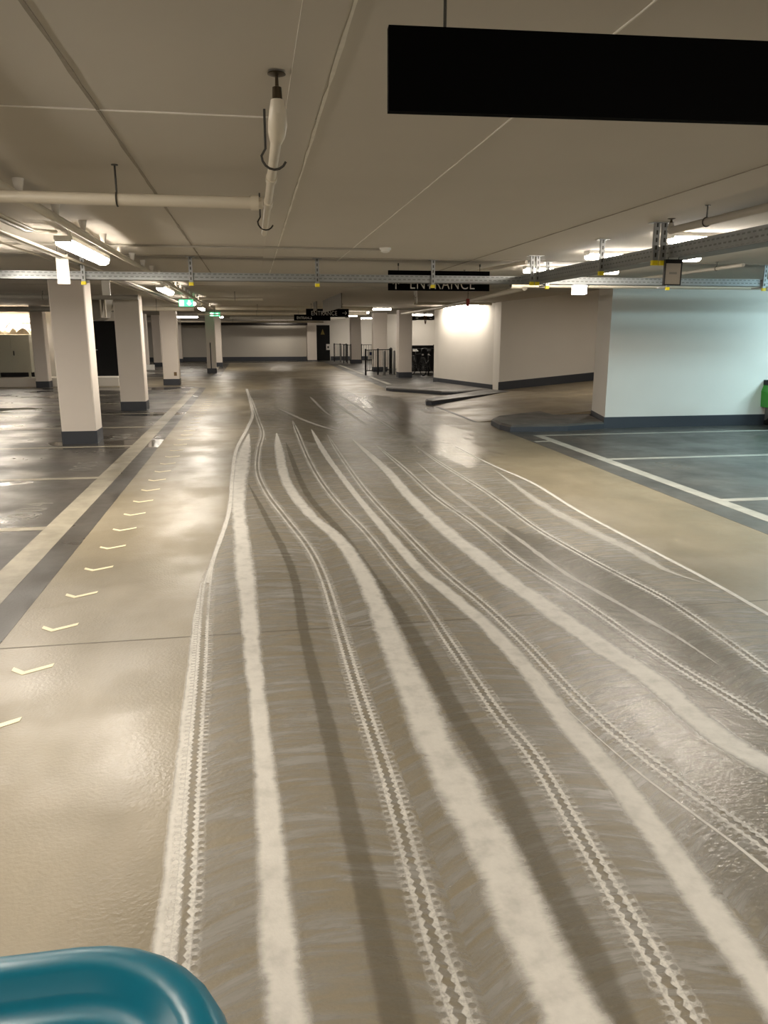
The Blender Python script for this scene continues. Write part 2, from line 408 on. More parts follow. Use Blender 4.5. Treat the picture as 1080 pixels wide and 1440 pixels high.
def smooth_pts(pts, per=6):
    P = [Vector(q) for q in pts]; P = [P[0]*2-P[1]] + P + [P[-1]*2-P[-2]]; out = []
    for i in range(1, len(P)-2):
        for k in range(per):
            t = k/per
            out.append(.5*((2*P[i]) + (-P[i-1]+P[i+1])*t + (2*P[i-1]-5*P[i]+4*P[i+1]-P[i+2])*t*t + (-P[i-1]+3*P[i]-3*P[i+1]+P[i+2])*t**3))
    out.append(P[-2]); return out
TRACE = {
'T1': [(-0.260,1.657), (-0.261,1.790), (-0.267,2.148), (-0.281,2.517), (-0.298,3.012), (-0.322,3.797), (-0.350,4.521), (-0.365,5.211), (-0.353,5.780), (-0.280,7.383), (-0.293,9.427), (-0.280,11.559), (-0.124,14.290), (-0.043,17.159), (-0.204,23.905)],
'T2': [(0.458,1.537), (0.449,1.906), (0.459,2.571), (0.451,3.068), (0.444,3.583), (0.444,4.051), (0.438,5.188), (0.386,6.020), (0.251,7.029), (0.097,8.241), (0.009,9.626), (0.043,11.505), (0.121,13.325), (0.055,15.836), (-0.115,21.708)],
'T3': [(1.024,1.442), (1.037,1.645), (1.046,1.927), (1.059,2.230), (1.074,2.697), (1.042,3.102), (1.027,3.953), (1.018,4.681), (0.970,5.482), (0.911,6.439), (0.809,7.485), (0.733,8.835), (0.703,10.524), (0.713,12.852), (0.726,15.204)],
'T4': [(1.657,2.033), (1.553,2.485), (1.471,3.030), (1.440,3.884), (1.393,4.495), (1.312,5.192), (1.242,6.384), (1.166,8.217), (1.166,10.700), (1.199,12.954)],
'T5': [(2.213,2.805), (2.193,2.951), (2.127,3.360), (2.086,3.765), (2.054,4.215), (2.010,4.689), (1.939,5.414), (1.915,6.583), (1.845,7.761), (1.849,9.526), (1.816,11.895)],
'T6': [(2.557,3.288), (2.584,3.820), (2.594,4.347), (2.537,4.868), (2.473,5.502), (2.422,6.391), (2.452,7.884), (2.401,9.763), (2.399,11.405)],
'T7': [(3.077,4.019), (3.094,4.630), (3.085,5.222), (3.074,5.954), (3.067,6.883), (3.124,8.302), (3.035,9.544), (2.980,11.232)],
'S1': [(0.025,1.610), (0.009,1.951), (-0.004,2.470), (-0.018,2.908), (-0.038,3.427), (-0.057,3.842), (-0.072,4.357), (-0.109,5.329), (-0.145,6.308), (-0.202,8.032), (-0.190,10.142), (-0.108,13.268)],
'S2': [(0.741,1.489), (0.732,1.830), (0.734,2.188), (0.715,2.482), (0.703,2.902), (0.708,3.378), (0.714,4.080), (0.725,5.140), (0.663,6.172), (0.473,7.257), (0.332,8.903), (0.334,11.105), (0.361,13.285)],
'S3': [(1.281,1.496), (1.287,1.629), (1.306,1.916), (1.330,2.289), (1.333,2.654), (1.325,3.055), (1.340,3.492), (1.312,4.079), (1.268,4.450), (1.212,4.869), (1.148,5.289), (1.079,6.778), (1.020,8.443), (0.972,10.998), (0.988,13.678)],
'S3b': [(1.582,1.920), (1.554,2.069), (1.503,2.273), (1.439,2.556), (1.374,3.046), (1.365,3.387)],
'S4': [(1.988,2.490), (1.941,2.607), (1.912,2.823), (1.918,3.286), (1.856,3.633), (1.808,4.052), (1.763,4.487), (1.708,4.926), (1.670,5.557), (1.616,6.321), (1.585,7.804), (1.607,9.566), (1.548,12.271)],
'S5': [(2.346,3.358), (2.331,3.776), (2.280,4.177), (2.215,4.655), (2.164,5.066), (2.146,6.015), (2.104,7.045), (2.089,8.476), (2.113,10.225)],
'S6': [(3.037,4.608), (2.926,4.938), (2.921,5.427), (2.859,6.213), (2.834,7.346), (2.952,9.131)],
'X1': [(0.505,17.887), (1.012,14.908), (1.542,13.087), (1.972,12.373), (2.512,11.941), (3.057,11.527)],
'X2': [(1.478,20.720), (1.510,16.898), (1.578,15.581)],
'X3': [(1.965,20.638), (1.987,16.818), (2.048,13.925)],
'X4': [(2.316,21.054), (2.386,16.751), (2.432,13.132)],
'D1': [(0.299,1.564), (0.290,1.992), (0.277,2.650), (0.261,3.233), (0.237,4.086), (0.225,5.444), (0.075,7.059), (-0.102,8.801)],
'D2': [(0.838,1.473), (0.869,1.738), (0.868,2.040), (0.889,2.547), (0.858,3.133), (0.842,4.309), (0.780,5.197), (0.697,6.475), (0.517,8.326), (0.469,12.121)],
}
# ---------------------------------------------------------------- structure
floor = struct(MB().box(-14, 18, -6, 50, -.25, 0), 'floor', 'lane', label='beige resin driving lane between the dark parking bays', cat='floor')
def fpart(name, pl, z0, z1, mat): return struct(MB().prism(pl, z0, z1), name, mat, floor)
fpart('parking_coat', [(-14, -6), (-1.45, -6), (-1.45, 24.6), (-1.9, 25.2), (-14, 25.2)], -.01, .0015, 'coat')
fpart('parking_coat', [(-14, 31.0), (-1.25, 31.0), (-1.25, 44.4), (-14, 44.4)], -.01, .0015, 'coat')
fpart('parking_coat', [(-14, 44.4), (4.0, 44.4), (4.0, 46.9), (-14, 46.9)], -.01, .0015, 'coat')
fpart('parking_coat', [(4.31, -6), (18, -6), (18, 13.2), (4.31, 13.2)], -.01, .0015, 'coat_cool')
fpart('parking_coat', [(3.98, 23.2), (5.6, 23.2), (9, 24.5), (9, 47.2), (4.0, 47.2)], -.01, .0015, 'coat_cool')
# painted lines
def line(x0, x1, y0, y1, mat='line', z=.003): return fpart('painted_line', [(x0, y0), (x1, y0), (x1, y1), (x0, y1)], .0005, z, mat)
line(-1.87, -1.65, -6, 24.4)
for y in (4.5, 7.0, 9.46, 12.1, 14.55, 17.0, 19.5, 22.0): line(-7.0, -1.871, y-.06, y+.06)
line(-1.72, -1.6, 31.2, 44.2); 
for y in (33.2, 36.5, 40): line(-6.0, -1.73, y-.06, y+.06)
line(4.60, 4.75, -6, 12.28, 'line_cool')
for y in (-3.4, -.8, 1.8, 4.45, 7.07, 9.72): line(4.751, 9.8, y-.06, y+.06, 'line_cool')
line(4.751, 12, 12.16, 12.28, 'line_cool')
line(4.36, 4.598, 11.5, 11.58, 'line_cool')
line(4.35, 4.5, 25.2, 29.6, 'line_cool'); line(4.35, 4.5, 31.6, 40.5, 'line_cool')
# lane joints and the drain line at the foot of the ramp
fpart('floor_joint', [(-1.449, 4.235), (4.309, 4.25), (4.309, 4.262), (-1.449, 4.247)], .0002, .0008, 'joint')
fpart('floor_joint', [(-1.449, 14.0), (4.0, 14.0), (4.0, 14.02), (-1.449, 14.02)], .0002, .0008, 'joint')
fpart('drain_strip', [(4.16, 14.3), (4.24, 14.3), (4.2, 17.9), (4.12, 17.9)], .0005, .004, 'galv_dull')
# chevrons pointing along the lane
cv = MB(); a_, b_, t_ = .098, .062, .042
for i in range(34):
    y = 2.72+.585*i; x = -1.19+.0026*i
    fpart('chevron_marking', [(x-a_, y+b_*.6), (x-.03, y-b_*.4), (x+a_, y+b_*.9), (x+a_, y+b_*.9+t_), (x-.03, y-b_*.4+t_), (x-a_, y+b_*.6+t_)], .0005, .0025, 'chevron')
# bay numbers, read from the lane
from mathutils import Euler
for body, y in (('004', 7.45), ('005', 10.0), ('006', 12.9)):
    o = text_mesh('bay_number', body, .42, 'bay_print', floor, (-2.05-.0, y, .0022), Euler((0, 0, math.pi/2)), .0004, spacing=1.15, bold=-.004)
    o['label'] = 'faint worn bay number painted on the dark coat'
for body, y in (('031', 10.1), ('030', 7.5)):
    o = text_mesh('bay_number', body, .36, 'bay_print', floor, (5.2, y+1.9, .0022), Euler((0, 0, -math.pi/2)), .0004, spacing=1.15, bold=-.004)

# water, film and foam left by the cleaning machine
def ext(pts, y_end=-.5):
    (x0, y0), (x1, y1) = pts[0], pts[1]
    k = (x0-x1)/max(.05, (y1-y0)); k = max(-.35, min(.35, k))
    n = max(1, int((y0-y_end)/.5)); return [(x0+k*(y0-y_end)*j/n, y0-(y0-y_end)*j/n) for j in range(n, 0, -1)] + pts
tr = {k: ext(v) if k[0] in 'TSD' and v[0][1] < 4.7 and k != 'S5' and k != 'S6' else v for k, v in TRACE.items()}
def interp(pts, y):
    for (xa, ya), (xb, yb) in zip(pts, pts[1:]):
        if ya <= y <= yb: return xa+(xb-xa)*(y-ya)/(yb-ya)
    return pts[0][0] if y < pts[0][1] else pts[-1][0]
ys = [-.5+.35*i for i in range(70)]
cen = []; wid = []
for y in ys:
    l = interp(tr['T1'], y)-.05; r = interp(tr['T7'], y)+.05
    if y > 11.2: r += (y-11.2)*-.02
    cen.append(((l+r)/2, y)); wid.append(r-l)
strip('soapy_film', cen, wid, .0006, 'film', floor)
zz = .0007
strip('water_patch', [(.9, 12.0), (1.1, 18), (1.4, 22), (1.5, 29)], [1.4, 2.2, 2.6, 2.4], zz, 'wet_thin', floor, 1.5, 1.0); zz += .0001
strip('water_patch', [(2.7, 9.4), (2.9, 11), (3.1, 14), (3.2, 21)], [1.4, 1.9, 2.2, 1.8], zz, 'puddle', floor, 1.5, 1.0); zz += .0001
strip('water_patch', [(1.55, 1.0), (1.85, 2.2), (2.1, 3.2), (2.2, 4.6), (2.2, 6.4)], [.9, 1.2, 1.3, 1.1, .8], zz, 'wet_grain', floor, .5, 1.2); zz += .0001
strip('damp_patch', [(2.62, 17.4), (2.72, 19.6)], [.2, .3], zz, 'damp', floor); zz += .0001
strip('damp_patch', [(2.75, 14.9), (2.88, 16.7)], [.22, .34], zz, 'damp', floor); zz += .0001
for k, wd in (('D1', [.14, .13, .11, .09, .09, .08, .07]), ('D2', [.2, .16, .13, .11, .1, .1, .1])):
    strip('wiped_band', tr[k], wd, zz, 'clean', floor, 0, 2.0); zz += .0001
for k, wd, m in (('S1', [.24, .22, .16, .12, .15, .22, .2, .2, .26, .3, .3, .3, .3], 'foam'), ('S2', [.3, .28, .34, .34, .3, .26, .24, .22, .24, .24, .26, .3, .34, .34], 'foam'),
              ('S3', [.2, .2, .19, .19, .17, .16, .15, .14, .13, .13, .14, .16, .18, .22], 'foam'), ('S3b', [.04, .035, .03, .03], 'foam'),
              ('S4', [.22, .22, .22, .24, .28, .26, .24, .22, .2, .2, .22, .24], 'foam'), ('S5', [.07, .09, .09, .1, .1, .12], 'foam_thin'),
              ('S6', [.12, .2, .26, .22, .2, .24], 'foam_thin'), ('T7', [.05, .05, .06, .08], 'foam'),
              ('X1', [.16, .2, .18, .14], 'foam_thin'), ('X2', [.16, .14, .12], 'foam_thin'), ('X3', [.12, .14], 'foam_thin'), ('X4', [.16, .12], 'foam_thin')):
    sc_ = {'S1': .9, 'S2': .68, 'S3': .85, 'S4': .85}.get(k, 1)
    strip('foam_streak', tr[k], [q*sc_ for q in wd], zz, m, floor, 0.0 if k in ('S1', 'S2', 'S3', 'S4', 'T7', 'S3b') else .8, 3.0 if k[0] in 'ST' else .8); zz += .0001
# left of the first tyre print lies a foam rim; farther on only the rim remains
strip('foam_streak', [(x-.045, y) for x, y in tr['T1'] if y < 5.4], [.10, .10, .08, .05], zz, 'foam', floor, 0, 1.0); zz += .0001
strip('foam_streak', [p for p in tr['T1'] if p[1] > 4.9], [.05, .07, .09, .12], zz, 'foam', floor); zz += .0001
for k, y1 in (('T1', 6.0), ('T2', 99), ('T3', 99), ('T4', 99), ('T5', 99), ('T6', 99)):
    strip('tyre_print', [p for p in tr[k] if p[1] < y1], .132, zz, 'tread', floor, 0, 2.0 if k != 'T1' else .8); zz += .0001

# ceiling
cm = MB(); T = .3
cm.box(-14, 6.6, -6, 50, CEIL, CEIL+T); cm.box(6.6, 18, -6, 14.2, CEIL, CEIL+T); cm.box(6.6, 18, 21.3, 50, CEIL, CEIL+T)
cm.prism([(6.6, 14.2), (18, 14.2), (18, 21.3), (6.6, 21.3)], lambda x, y: CEIL+(x-6.6)*.12, lambda x, y: CEIL+T+(x-6.6)*.12)
ceil = struct(cm, 'ceiling', 'ceiling', label='low painted concrete garage ceiling with formwork seams', cat='ceiling')
def seam(x0, x1, y0, y1, h=.003, mat='seam'): return struct(MB().box(x0, x1, y0, y1, CEIL-h, CEIL+.001), 'seam', mat, ceil)
def wavy_seam(axis, c, a, b, mat, wd=.005):
    m = MB(); n = int((b-a)/.12); r = random.Random(int(c*100)); top = []; bot = []
    for i in range(n+1):
        s_ = a+(b-a)*i/n; o = c+r.uniform(-.0012, .0012); hw = wd/2*r.uniform(.5, 1.5)
        top.append((s_, o+hw)); bot.append((s_, o-hw))
    vs = []; fs = []
    for (s1, t1), (s2, t2) in zip(top, bot):
        for (u_, v_) in ((s1, t1), (s2, t2)): vs.append((u_, v_, CEIL-.004) if axis == 'x' else (v_, u_, CEIL-.004))
    fs = [(2*i, 2*i+1, 2*i+3, 2*i+2) for i in range(n)]
    k = len(vs)
    vs += [(x, y, CEIL+.001) for x, y, z in vs]
    fs += [(2*i, 2*i+2, k+2*i+2, k+2*i) for i in range(n)] + [(2*i+1, 2*i+3, k+2*i+3, k+2*i+1) for i in range(n)]
    return struct(m.add(vs, fs), 'seam', mat, ceil)
wavy_seam('y', -.51, -2, 12, 'seam_dark', .012); wavy_seam('y', .275, -2, 12, 'seam', .010)
wavy_seam('y', .98, -2, 9, 'seam', .004); wavy_seam('y', 2.44, 1, 12, 'seam_dark', .012); wavy_seam('y', -2.0, 0, 12, 'seam_dark', .010)
wavy_seam('x', 3.12, -4, .28, 'seam', .009); wavy_seam('x', 8.62, -4, 6.6, 'seam_dark', .02); wavy_seam('x', 14.1, -4, 6.4, 'seam_dark', .02)
struct(MB().box(.15, .262, -2, 12, CEIL-.006, CEIL+.001), 'ceiling_strip', 'ceiling', ceil)  # thin strip standing slightly proud of the ceiling, in the same finish

# walls
wr = [(6.2, 12.98), (15.5, 12.98), (15.5, 14.2), (6.5, 14.2)]
struct(MB().prism(wr, 0, CEIL), 'wall_right', 'wall', label='white wall end beside the right hand parking bays, washed in cool light', cat='wall')
def offset(pl, d):
    n = len(pl); A = sum(pl[i][0]*pl[(i+1) % n][1]-pl[(i+1) % n][0]*pl[i][1] for i in range(n)); sg = 1 if A > 0 else -1; out = []
    for i in range(n):
        p0, p1, p2 = Vector(pl[i-1]), Vector(pl[i]), Vector(pl[(i+1) % n])
        n1 = (p1-p0).normalized(); n2 = (p2-p1).normalized(); a = Vector((n1.y, -n1.x))*sg; b = Vector((n2.y, -n2.x))*sg
        m = (a+b).normalized(); k = d/max(.3, m.dot(a)); out.append((p1.x+m.x*k, p1.y+m.y*k))
    return out
struct(MB().prism(offset(wr, .012), 0, .20), 'baseboard_right', 'skirt', label='dark painted skirting along the cool lit right wall', cat='skirting')
rw = [(6.75, 20.85), (18, 20.85), (18, 21.35), (6.72, 21.35)]
struct(MB().prism(rw, 0, 4.2), 'wall_ramp', 'wall', label='white wall running up beside the ramp', cat='wall')
rz = lambda x, y: max(.0, (x-6.0)*.088)
struct(MB().prism([(6.735, 20.838), (12, 20.838), (18, 20.838), (18, 20.86), (12, 20.86), (6.735, 20.86)], rz, lambda x, y: rz(x, y)+.26), 'baseboard_ramp', 'skirt', label='dark skirting climbing with the ramp wall', cat='skirting')
mw = [(6.72, 21.352), (7.02, 21.352), (6.3, 25.2), (5.9, 25.2), (5.95, 24.8)]
struct(MB().prism(mw, 0, CEIL), 'wall_middle', 'wall', label='white angled wall lit by a lamp strip at its top', cat='wall')
struct(MB().prism(offset(mw, .012), 0, .22), 'baseboard_middle', 'skirt', label='dark skirting on the angled lamp lit wall', cat='skirting')
struct(MB().box(-14, -4.25, 26.85, 27.15, 0, CEIL), 'wall_left', 'wall', label='white wall behind the cabinets and the black door', cat='wall')
struct(MB().box(-14, -4.25, 26.0, 26.85, 0, .27), 'trim_1', 'wall', label='low white ledge under the cabinets and the black door', cat='ledge')
struct(MB().box(-14, 3.2, 46.8, 47.1, 0, CEIL), 'wall_far', 'wall_grey', label='long grey wall at the far end of the lane', cat='wall')
struct(MB().box(-14, 3.19, 46.78, 46.82, 0, .24), 'baseboard_far', 'skirt', label='dark skirting of the far end wall', cat='skirting')
struct(MB().box(3.2, 10, 47.0, 47.3, 0, CEIL), 'wall_far_right', 'wall', label='white wall behind the far railing', cat='wall')
struct(MB().box(4.65, 10, 46.98, 47.02, 0, .24), 'baseboard_far_right', 'skirt', label='dark skirting behind the far railing', cat='skirting')
struct(MB().box(6.0, 10, 36.0, 36.25, 0, CEIL), 'wall_bicycle', 'wall', label='white wall behind the bicycle store', cat='wall')
struct(MB().box(9.0, 9.3, 25.2, 47, 0, CEIL), 'wall_side', 'wall', label='white side wall of the bicycle store', cat='wall')
struct(MB().box(-14.3, -14, -6, 50, 0, CEIL), 'wall_outer_left', 'wall_grey', label='outer wall of the garage on the left', cat='wall')
struct(MB().box(-14, 18, -6.3, -6, 0, CEIL), 'wall_back', 'wall_grey', label='wall behind the viewer', cat='wall')
struct(MB().box(18, 18.3, -6, 50, 0, 4.2), 'wall_outer_right', 'wall', label='outer wall of the garage on the right', cat='wall')
# ramp and islands
struct(MB().prism([(4.2, 14.3), (18, 14.21), (18, 20.84), (5.6, 20.84), (4.2, 17.9)], -.02, lambda x, y: .002+max(0, (x-6.0)*.088)), 'ramp', 'ramp', label='brownish concrete ramp rising to the right between two walls', cat='ramp')
def island(name, pl, h, label):
    t = thing(name, label, 'kerb', (pl[0][0], pl[0][1], 0), 0, 'kerb islands along the lane')
    m = MB(); m.prism(pl, -.005, h*.72, 0); part(m, 'kerb_face', 'rubber' if False else 'skirt', t)
    m = MB(); m.prism(pl, h*.72, h, .045); part(m, 'kerb_top', 'kerb', t)
island('kerb_island', [(4.36, 12.75), (4.28, 13.1), (4.34, 13.8), (4.6, 14.25), (7.4, 16.1), (9.5, 16.8), (9.5, 14.22), (6.48, 14.22), (6.18, 12.95), (5.4, 12.72)], .12, 'dark kerb island at the foot of the cool lit right wall')
island('kerb_island', [(4.02, 17.9), (4.12, 17.75), (6.8, 20.25), (14, 20.3), (14, 20.835), (6.72, 20.835), (6.6, 21.1), (6.3, 21.0), (4.1, 18.35)], .11, 'long narrow dark kerb running along the ramp wall')
island('kerb_island', [(3.86, 22.6), (3.98, 22.2), (5.1, 20.75), (5.5, 20.7), (6.7, 21.34), (5.93, 24.78), (4.4, 23.6), (3.95, 23.1)], .10, 'low dark kerb island in front of the angled lamp lit wall')

# ---------------------------------------------------------------- columns
def column(x0, x1, y0, d, label, band=.2, stain=False):
    cx = (x0+x1)/2; t = thing('column', label, 'column', (cx, y0+d/2, 0), 0, 'white concrete columns')
    part(MB().box(x0, x1, y0, y0+d, 0, CEIL, .015), 'shaft', 'column', t)
    b = part(MB().box(x0-.008, x1+.008, y0-.008, y0+d+.008, 0, band, .02), 'base_band', 'skirt', t)
    b['label'] = 'dark painted base band'
    return t
column(-2.94, -2.43, 12.46, .5, 'nearest white column on the left, beside the chevron lane')
column(-2.88, -2.35, 17.65, .5, 'second white column on the left from the viewer')
c3 = column(-2.86, -2.36, 26.0, .5, 'third white column on the left, with a brown stain low down')
part(MB().box(-2.52, -2.43, 25.99, 25.998, .30, .42), 'stain', 'stain', c3)
c4 = column(-1.87, -1.5, 33.3, .4, 'narrow shaded column on the left with a dark bumper strip')
part(MB().box(-1.72, -1.68, 33.27, 33.3, .2, 1.25), 'bumper_strip', 'black_metal', c4)
column(-1.87, -1.47, 39.5, .45, 'narrow lit column farthest along the left lane edge')
column(-6.6, -6.22, 25.4, .4, 'shaded column in front of the grey cabinets')
column(-5.08, -4.74, 37.5, .4, 'far column seen between the second and third left columns')
column(-4.8, -4.4, 39.9, .4, 'dark far column just left of the stained column')
column(-4.27, -3.88, 45.4, .4, 'far left column close to the grey end wall')
column(5.42, 5.92, 28.9, .5, 'grey column nearest the bicycles on the right')
column(5.15, 5.75, 33.4, .5, 'white column behind the railing with the parking sign')
column(5.3, 5.86, 42.4, .5, 'bright far white column between two railings')
column(3.22, 3.76, 46.3, .5, 'white pier left of the far black door', band=.05)

# ---------------------------------------------------------------- doors
d1 = struct(MB().box(3.78, 4.60, 46.93, 46.99, 0, 2.06), 'door_1', 'black_door', label='far black door with a yellow warning triangle', cat='door')
struct(MB().add([(4.06, 46.925, 1.52), (4.30, 46.925, 1.52), (4.18, 46.925, 1.84), (4.06, 46.93, 1.52), (4.30, 46.93, 1.52), (4.18, 46.93, 1.84)], [(0, 1, 2), (3, 5, 4), (0, 3, 4, 1), (1, 4, 5, 2), (2, 5, 3, 0)]), 'warning_triangle', 'gold', d1)
struct(MB().box(4.38, 4.6, 46.90, 46.925, .62, .96), 'placard', 'white_print', d1)
struct(MB().box(4.44, 4.54, 46.893, 46.9, .72, .84), 'placard_mark', 'black_metal', d1)
d2 = struct(MB().box(-5.2, -4.36, 26.80, 26.848, .27, 2.03), 'door_2', 'black_door', label='black door on the ledge between the two nearest left columns', cat='door')
struct(MB().box(-5.1, -4.96, 26.74, 26.76, 1.10, 1.125).box(-5.11, -5.085, 26.74, 26.80, 1.09, 1.13).box(-5.12, -5.07, 26.785, 26.80, 1.0, 1.18), 'handle', 'galv', d2)
struct(MB().box(-5.27, -5.2, 26.79, 26.85, .27, 2.1).box(-4.36, -4.29, 26.79, 26.85, .27, 2.1).box(-5.27, -4.29, 26.79, 26.85, 2.03, 2.1), 'frame', 'wall', d2)

# ---------------------------------------------------------------- luminaires
def make_lamp(L, label, loc, rz, mat='lamp', wdt=.13, z=2.33, stems=True):
    t = thing('batten_lamp', label, 'lamp', (loc[0], loc[1], z), rz, 'garage ceiling lamps')
    h = L/2
    lpart(MB().box(-wdt/2, wdt/2, -h, h, .02, .05), 'housing', 'white_plastic', t)
    m = MB(); pts = [(-wdt*.44, .02), (-wdt*.40, -.015), (-wdt*.2, -.032), (wdt*.2, -.032), (wdt*.40, -.015), (wdt*.44, .02)]
    m.loft([[(x, s*(h-.006), z_) for x, z_ in pts] for s in (-1, 1)])
    lpart(m, 'diffuser', mat, t)
    la = bpy.data.lights.new('tube_light', 'AREA'); la.shape = 'RECTANGLE'; la.size = wdt*.8; la.size_y = L-.02; la.color = WARM   # the tubes behind the diffuser
    la.energy = LAMP*.60*wdt*.8*(L-.02)*math.pi
    lo = bpy.data.objects.new('tube_light', la); C.objects.link(lo); lo.parent = t; lo.location = (0, 0, -.036)
    for s in (-1, 1): lpart(MB().box(-wdt*.46, wdt*.46, min(s*(h-.006), s*h), max(s*(h-.006), s*h), .006, .02), 'end_cap', 'white_plastic', t)
    if stems:
        for s in (-.7, .7): lpart(MB().box(-.012, .012, s*h-.012, s*h+.012, .05, CEIL-z), 'stem', 'white_plastic', t)
    return t
PI = math.pi
W_, K_, Q_ = M['lamp'], M['lamp_cool'], M['lamp_low']
ZC = CEIL-.05
l0 = make_lamp(1.56, 'long lit lamp above the nearest left column, beside the cone hung pipe', (-1.33, 7.0), 0)
lc = make_lamp(1.2, 'cross lamp above the hanging grey card', (3.88, 7.5), PI/2, z=ZC, stems=False)
hung = [((-1.33, 2.65), 'added unseen lamp above the lane on the left, close to the viewer'), ((-1.33, -1.6), 'added unseen lamp on the left behind the viewer'),  # lamps added out of view to lift the foreground floor
    ((-1.33, 13.2), 'second lamp of the left row, past the steel tray'), ((-1.33, 18.6), 'third lamp of the left row, over the second column'), ((-1.4, 23.6), 'fourth lamp of the left row, before the stained column'),
    ((-1.33, 37.0), 'farthest lamp of the left row'),
    ((-2.45, 7.55), 'lamp at the left picture edge beside the tray'), ((-6.2, 14.0), 'lamp deep over the left parking bays'), ((-6.2, 19.5), 'lamp over the far left parking bays'),
    ((-4.6, 9.95), 'added unseen lamp over the left bays beyond the picture edge'), ((-4.6, 2.9), 'added unseen lamp over the near left bays')]  # unseen lamps over these left bays, added to brighten the column fronts
for (x, y), lab in hung: dup(l0, (x, y, 2.33), 0, lab)
lamps = [((-2.75, 26.75), 'cross lamp behind the stained third column', 0), ((-5.6, 34.5), 'cross lamp over the far left bays', 0), ((-3.3, 42.0), 'cross lamp near the far left corner', 0),
    ((3.95, 6.05), 'cross lamp behind the right hand tray at the picture edge', 0), ((3.88, 9.3), 'cross lamp above the white glowing box', 0),
    ((10.6, 11.2), 'cool lamp over the right bays beyond the picture', 1), ((7.8, 8.0), 'second cool lamp over the right bays', 1), ((9.2, 5.0), 'cool lamp over the nearer right bays', 1), ((3.8, 1.6), 'added unseen cross lamp over the lane edge near the viewer', 0), ((1.4, -.3), 'added unseen cross lamp over the lane just behind the viewer', 0),  # lamps near and behind the viewer are added to brighten the near floor
    ((4.0, 26.0), 'cross lamp before the grey bicycle column', 2), ((4.0, 31.0), 'cross lamp over the railing', 0),
    ((4.4, 37.5), 'cross lamp before the bright far column', 0), ((6.6, 44.6), 'lamp washing the far right wall', 0), ((7.4, 34.6), 'lamp over the bicycle store', 2), ((1.6, 45.2), 'lamp before the far end wall', 2)]
for (x, y), lab, kd in lamps:
    dup(lc, (x, y, ZC), PI/2, lab, ((W_, K_, COOL, 2.0) if kd == 1 else (W_, Q_, WARM, .6)) if kd else None)
dup(lc, (6.20, 22.35, ZC), math.radians(12.4), 'nearer lamp along the top of the angled white wall', (W_, Q_, WARM, .6))
dup(lc, (5.90, 23.75, ZC), math.radians(12.4), 'farther lamp along the top of the angled white wall', (W_, Q_, WARM, .6))
rl = dup(lc, (8.9, 17.3, CEIL+(8.9-6.6)*.12-.052), 0, 'added hidden lamp under the rising ceiling of the ramp'); rl.rotation_euler = (0, -math.atan(.12), 0)  # out of sight, added to brighten the ramp wall
lw = make_lamp(1.3, 'bright lamp on the wall above the grey cabinets', (-7.6, 26.70), PI/2, z=2.10, stems=False)
for s in (-.4, .4): lpart(MB().box(-.02, .0, s-.02, s+.02, .03, .05).box(-.15, -.06, s-.02, s+.02, .025, .045), 'bracket', 'white_plastic', lw)
# ---------------------------------------------------------------- pipes and conduits
def pipe(name, pts, r, mat, label, cat='pipe', n=12, couplings=(), hang=(), group=None):
    p0 = pts[0]; t = thing(name, label, cat, p0, 0, group)
    part(MB().tube(pts, r, n), 'tube', mat, t, True)
    for (a, b) in couplings: part(MB().tube([a, b], r*1.28, n), 'coupling', mat, t, True)
    for (x, y, z) in hang:
        m = MB().tube([(x, y, CEIL), (x, y, z+r*1.1)], .005, 6); m.torus((x, y, z), r*1.12, .004, 'y' if abs(pts[0][0]-pts[-1][0]) < abs(pts[0][1]-pts[-1][1]) else 'x', 16, 6)
        m.tube([(x, y, CEIL-.004), (x, y, CEIL+.001)], .016, 10)
        part(m, 'hanger', 'wire', t, True)
    return t
pipe('sprinkler_pipe', [(-6, 4.08, 2.315), (.079, 4.08, 2.315)], .028, 'pipe', 'cream pipe crossing the ceiling to the upright sprinkler pipe', couplings=[((.02, 4.08, 2.315), (.06, 4.08, 2.315)), ((-1.4, 4.08, 2.315), (-1.3, 4.08, 2.315))], hang=[(-.61, 4.08, 2.315), (-3.2, 4.08, 2.315)])
sp = pipe('sprinkler_pipe', [(.105, 2.68, 2.315), (.105, 5.3, 2.315)], .018, 'pipe', 'cream pipe running along the lane with a sprinkler head at its near end', couplings=[((.105, 3.4, 2.315), (.105, 3.48, 2.315)), ((.105, 4.0, 2.315), (.105, 4.16, 2.315))])
m = MB().tube([(.105, 2.78, 2.315), (.105, 2.70, 2.318), (.105, 2.63, 2.33), (.105, 2.60, 2.36), (.105, 2.60, 2.39)], [.021, .028, .030, .026, .020], 14)
part(m, 'elbow', 'pipe', sp, True)
m = MB().tube([(.105, 2.60, 2.388), (.105, 2.60, 2.425), (.105, 2.60, 2.428), (.105, 2.60, 2.455)], [.016, .014, .006, .005], 12)
m.tube([(.105, 2.60, 2.455), (.105, 2.60, 2.461)], [.010, .028], 18); m.tube([(.105, 2.60, 2.461), (.105, 2.60, 2.464)], [.028, .027], 18)
part(m, 'sprinkler_head', 'brass', sp, True)
for y in (3.02, 4.75):
    pts = [(.075, y-.0, CEIL), (.075, y, 2.34)] + [(.105-.045*math.cos(a), y, 2.3155-.045*math.sin(a)) for a in [i*PI/8 for i in range(0, 8)]]
    part(MB().tube(pts, .0045, 8), 'hook_hanger', 'wire', sp, True)
sp.location = sp.location
pd = pipe('service_pipe', [(-1.15, .5, 2.372), (-1.15, 25, 2.372)], .026, 'pipe', 'long cream pipe hung on white cones beside the lamp row')
for i in range(26):
    y = 3.72+.79*i
    part(MB().tube([(-1.16, y, CEIL), (-1.16, y, 2.392)], [.030, .014], 12), 'cone_hanger', 'cone', pd, True)
